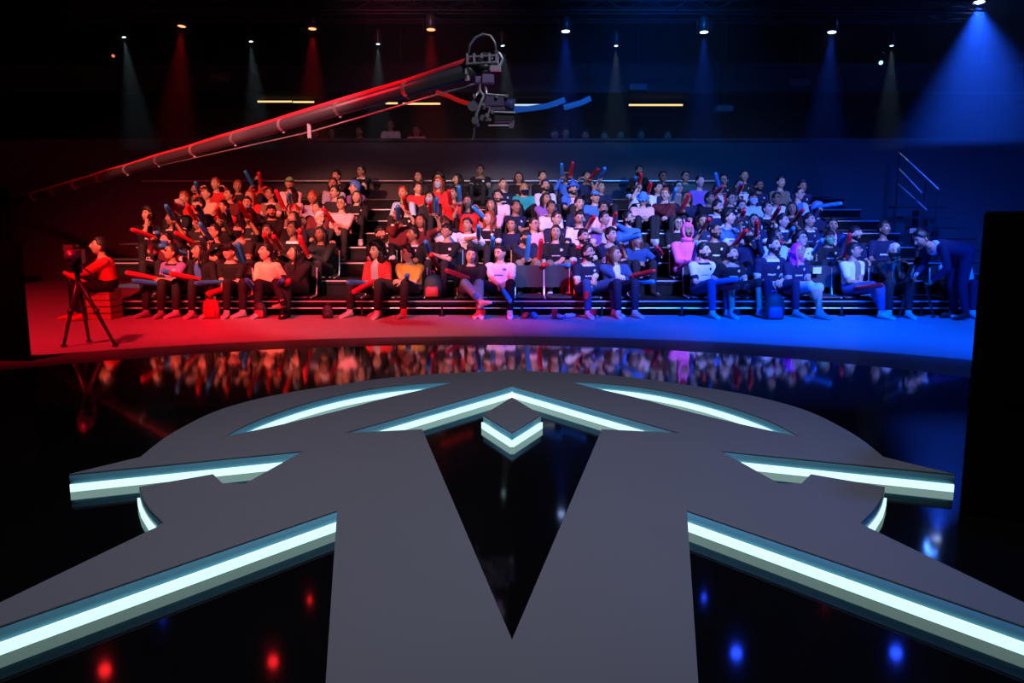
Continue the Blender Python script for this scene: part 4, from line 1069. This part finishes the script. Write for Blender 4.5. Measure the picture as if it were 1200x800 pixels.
def bottle(p, lying, rz, label, cap='blue_cap'):
    o = empty('bottle', p); b = MB(); b.tube([(0, 0, 0), (0, 0, .01), (0, 0, .13), (0, 0, .17), (0, 0, .19), (0, 0, .205)], [.028, .033, .033, .022, .012, .012], 14); b.build('body', clear, o, True)
    b = MB(); b.cyl((0, 0, .203), (0, 0, .222), .015, 12); b.build('cap', mat('cap_blue', (.03, .1, .6), .4), o)
    o.scale = (1.15,) * 3
    if lying: o.rotation_euler = (R(90), 0, rz); o.location.z = .04
    tag(o, label, 'bottle', 'water bottles')
for x, ly, rz, l in ((646, True, 1.3, 'clear bottle lying on the floor under the second empty chair'), (656, True, .2, 'clear bottle lying beside the cup under the empty chairs'), (664, True, 2.2, 'clear bottle lying closest to the bearded person under the chairs')):
    q = on_z(x, 376, 0); bottle((q.x, 13.0, 0), ly, rz, l)
q = on_y(418, 350, 13.42); bottle((q.x, 13.42, deck_z(1)), False, 0, 'clear water bottle standing on the front tier at the red-side aisle')
for x, c, rz, l in ((617, 'r', 1.2, 'small red deflated stick lying under the first empty chair'), (626, 'b', 1.9, 'small blue deflated stick lying under the first empty chair')):
    q = on_z(x, 376, 0); b = MB(); b.tube([(-.11, 0, 0), (-.08, 0, 0), (0, 0, .012), (.08, 0, 0), (.11, 0, 0)], [.015, .045, .05, .045, .015], 10); o = b.build('deflated_stick', mat('deflated_' + c, (.7, .02, .03) if c == 'r' else (.03, .3, .78), .4), smooth=True, loc=(q.x, 12.98, .05), rot=(0, 0, rz)); tag(o, l, 'cheering stick')
def backpack(p, s, m, m2, label, rz=0):
    o = empty('backpack', p, rz); b = MB(); b.loft([(Vector((0, 0, z)) * s, Vector((w_, 0, 0)) * s, Vector((0, d_, 0)) * s) for z, w_, d_ in ((0, .15, .09), (.02, .17, .11), (.2, .18, .12), (.34, .16, .10), (.42, .10, .06), (.44, .03, .02))], 18); b.build('bag_body', m, o, True)
    b = MB(); b.loft([(Vector((0, -.10, z)) * s, Vector((w_, 0, 0)) * s, Vector((0, d_, 0)) * s) for z, w_, d_ in ((.03, .10, .02), (.05, .12, .05), (.17, .12, .05), (.22, .09, .02))], 14); b.build('front_pocket', m2, o, True)
    b = MB(); b.tube([(-.04 * s, .02, .42 * s), (-.03 * s, .02, .48 * s), (.03 * s, .02, .48 * s), (.04 * s, .02, .42 * s)], .012, 8); b.build('strap', m2, o, True)
    tag(o, label, 'bag'); return o
bagr = mat('bag_red', (.55, .03, .05), .6, bump=(40, .2)); bagk = mat('bag_black', (.03, .03, .035), .6, bump=(40, .2)); bagw = mat('bag_grey', (.4, .4, .42), .6)
q = on_z(239, 376, 0); backpack((q.x, 13.0, 0), .75, bagr, bagr, 'slumped red bag on the floor between the person in purple and the long-haired one')
q = on_z(912, 376, 0); backpack((q.x, 12.9, 0), .95, bagk, mat('bag_blue', (.05, .1, .35), .5), 'dark backpack on the floor between the legs of the big bearded person')
q = on_y(507, 345, 13.6); backpack((q.x, 13.62, deck_z(1)), .95, bagk, bagr, 'black and red backpack standing on the front tier beside the person in orange')
q = on_z(296, 376, 0); backpack((q.x, 13.05, 0), .6, bagk, bagr, 'small dark bag with red top on the floor beside the person in pale orange')
q = on_y(392, 370, 13.05); backpack((q.x - .1, 13.02, 0), .5, bagk, bagk, 'small black bag on the floor under the red-side aisle')
q = on_y(172, 308, 14.5); o = backpack((q.x, 14.55, deck_z(2)), .8, mat('tote_pink', (.75, .45, .5), .6, noise=(20, .6)), bagw, 'pink and white patterned bag on the second tier at the far red end')
# crate with the person in the red hoodie
cq = on_z(118, 374, 0); crate = empty('wooden_crate', (cq.x, 13.0, 0)); tag(crate, 'small wooden crate used as a stool by the person in the red hoodie', 'crate')
wood = mat('crate_wood', (.42, .24, .11), .6, noise=(12, .3))
for k in range(4): b = MB(); b.box((0, -.19, .05 + k * .105), (.42, .02, .09)); b.box((0, .19, .05 + k * .105), (.42, .02, .09)); b.box((-.2, 0, .05 + k * .105), (.02, .36, .09)); b.box((.2, 0, .05 + k * .105), (.02, .36, .09)); b.build('slat_ring', wood, crate)
b = MB(); b.box((0, 0, .425), (.44, .42, .02)); b.build('lid', wood, crate)
# ------------------------------------------------------------------ lights
def spot(name, loc, target, col, power, size, blend=.4, rad=.1, vol=1.0):
    l = bpy.data.lights.new(name, 'SPOT'); l.color = col; l.energy = power; l.spot_size = R(size); l.spot_blend = blend; l.shadow_soft_size = rad; l.volume_factor = vol
    o = bpy.data.objects.new(name, l); C.objects.link(o); o.location = loc
    o.rotation_euler = (Vector(target) - Vector(loc)).to_track_quat('-Z', 'Y').to_euler(); return o
RED, BLUE, WHITE = (1, .008, .022), (.0, .075, 1), (1, .96, .98)
spot('red_flood', (-6.5, 5.0, 7.6), (-6.8, 13.2, .2), RED, 6600, 58, .9, .3)
spot('red_flood', (-4.5, 5.5, 7.6), (-2.6, 14.0, .6), RED, 7800, 48, .9, .3)
spot('blue_flood', (6.5, 5.0, 7.6), (7.4, 13.2, .2), BLUE, 13500, 62, .9, .3)
spot('blue_flood', (4.5, 5.5, 7.6), (3.0, 14.0, .6), BLUE, 12500, 48, .9, .3)
for x, tx, pw, c in ((-7.5, -5.0, 7600, (1, .33, .24)), (-4.5, -1.4, 4300, (1, .72, .70)), (4.8, 1.2, 3900, (.82, .86, 1)), (8.0, 4.8, 5600, (.42, .55, 1))):
    spot('white_key', (x, 5.0, 7.6), (tx, 16.4, 1.3), c, pw, 27, .32, .2)
spot('wall_wash', (3.2, 15, 8.4), (3.3, 21.5, 2.8), (0, .22, 1), 1300, 66, 1, .3)
spot('wall_wash', (-2.2, 15, 8.4), (-1.8, 21.5, 2.6), (1, .42, .62), 330, 66, 1, .3)
spot('gallery_fill', (3.4, 15.5, 7.2), (3.6, 27, 5.0), (0, .04, 1), 900, 34, 1, .3)
spot('gallery_fill', (-3, 15.5, 7.2), (-2.4, 27, 5.0), (1, .01, .05), 300, 30, 1, .3)
spot('crane_key', (2.2, 3.0, 7.5), (-.5, 9.2, 3.0), (.85, .8, 1), 1100, 22, .6, .15)
spot('stage_wash', (-.4, 2.0, 8.4), (-.2, 4.4, 0), (.86, .88, 1), 1400, 56, 1, .6)
spot('stage_wash', (5.5, 4, 8.4), (4.2, 3.8, 0), (.08, .26, 1), 1100, 60, .9, .5)
BC = {'red': (1, .01, .01), 'blue': (.01, .08, 1), 'white': (.55, .85, 1)}
for p, aim, col, k in BEAMS:
    d = (Vector(aim) - p).normalized()
    if col == 'white': spot('beam', p + d * .09, aim, BC[col], 240, 24, .6, .03)
    elif k == 6: spot('beam', p + d * .09, (p.x + .1, 18.2, 1), BC[col], 9000, 74, 1, .08)
    else: spot('beam', p + d * .09, aim, BC[col], 500 if col == 'red' else 950, 30, .9, .06)
hb = MB(); hb.box((0, 19.4, 6.1), (29.8, 4.1, 5.6)); hz_ = hb.build('haze', [])
hm_ = bpy.data.materials.new('haze'); hm_.use_nodes = True; nt = hm_.node_tree; nt.nodes.clear()
out = nt.nodes.new('ShaderNodeOutputMaterial'); vsn = nt.nodes.new('ShaderNodeVolumeScatter'); vsn.inputs['Density'].default_value = .022; vsn.inputs['Anisotropy'].default_value = .2
nt.links.new(vsn.outputs[0], out.inputs['Volume']); hz_.data.materials.append(hm_)
tag(hz_, 'thin stage haze hanging under the ceiling and showing the light beams', 'haze', kind='stuff')
w = bpy.data.worlds.new('world'); bpy.context.scene.world = w; w.use_nodes = True
w.node_tree.nodes['Background'].inputs[0].default_value = (.01, .01, .02, 1); w.node_tree.nodes['Background'].inputs[1].default_value = .02
vs_ = bpy.context.scene.view_settings; vs_.view_transform = 'Standard'; vs_.look = 'None'; vs_.gamma = 1; vs_.exposure = 0; vs_.use_curve_mapping = False
cy = bpy.context.scene.cycles; cy.use_denoising = True; cy.max_bounces = 6; cy.volume_bounces = 0
bpy.context.view_layer.update()
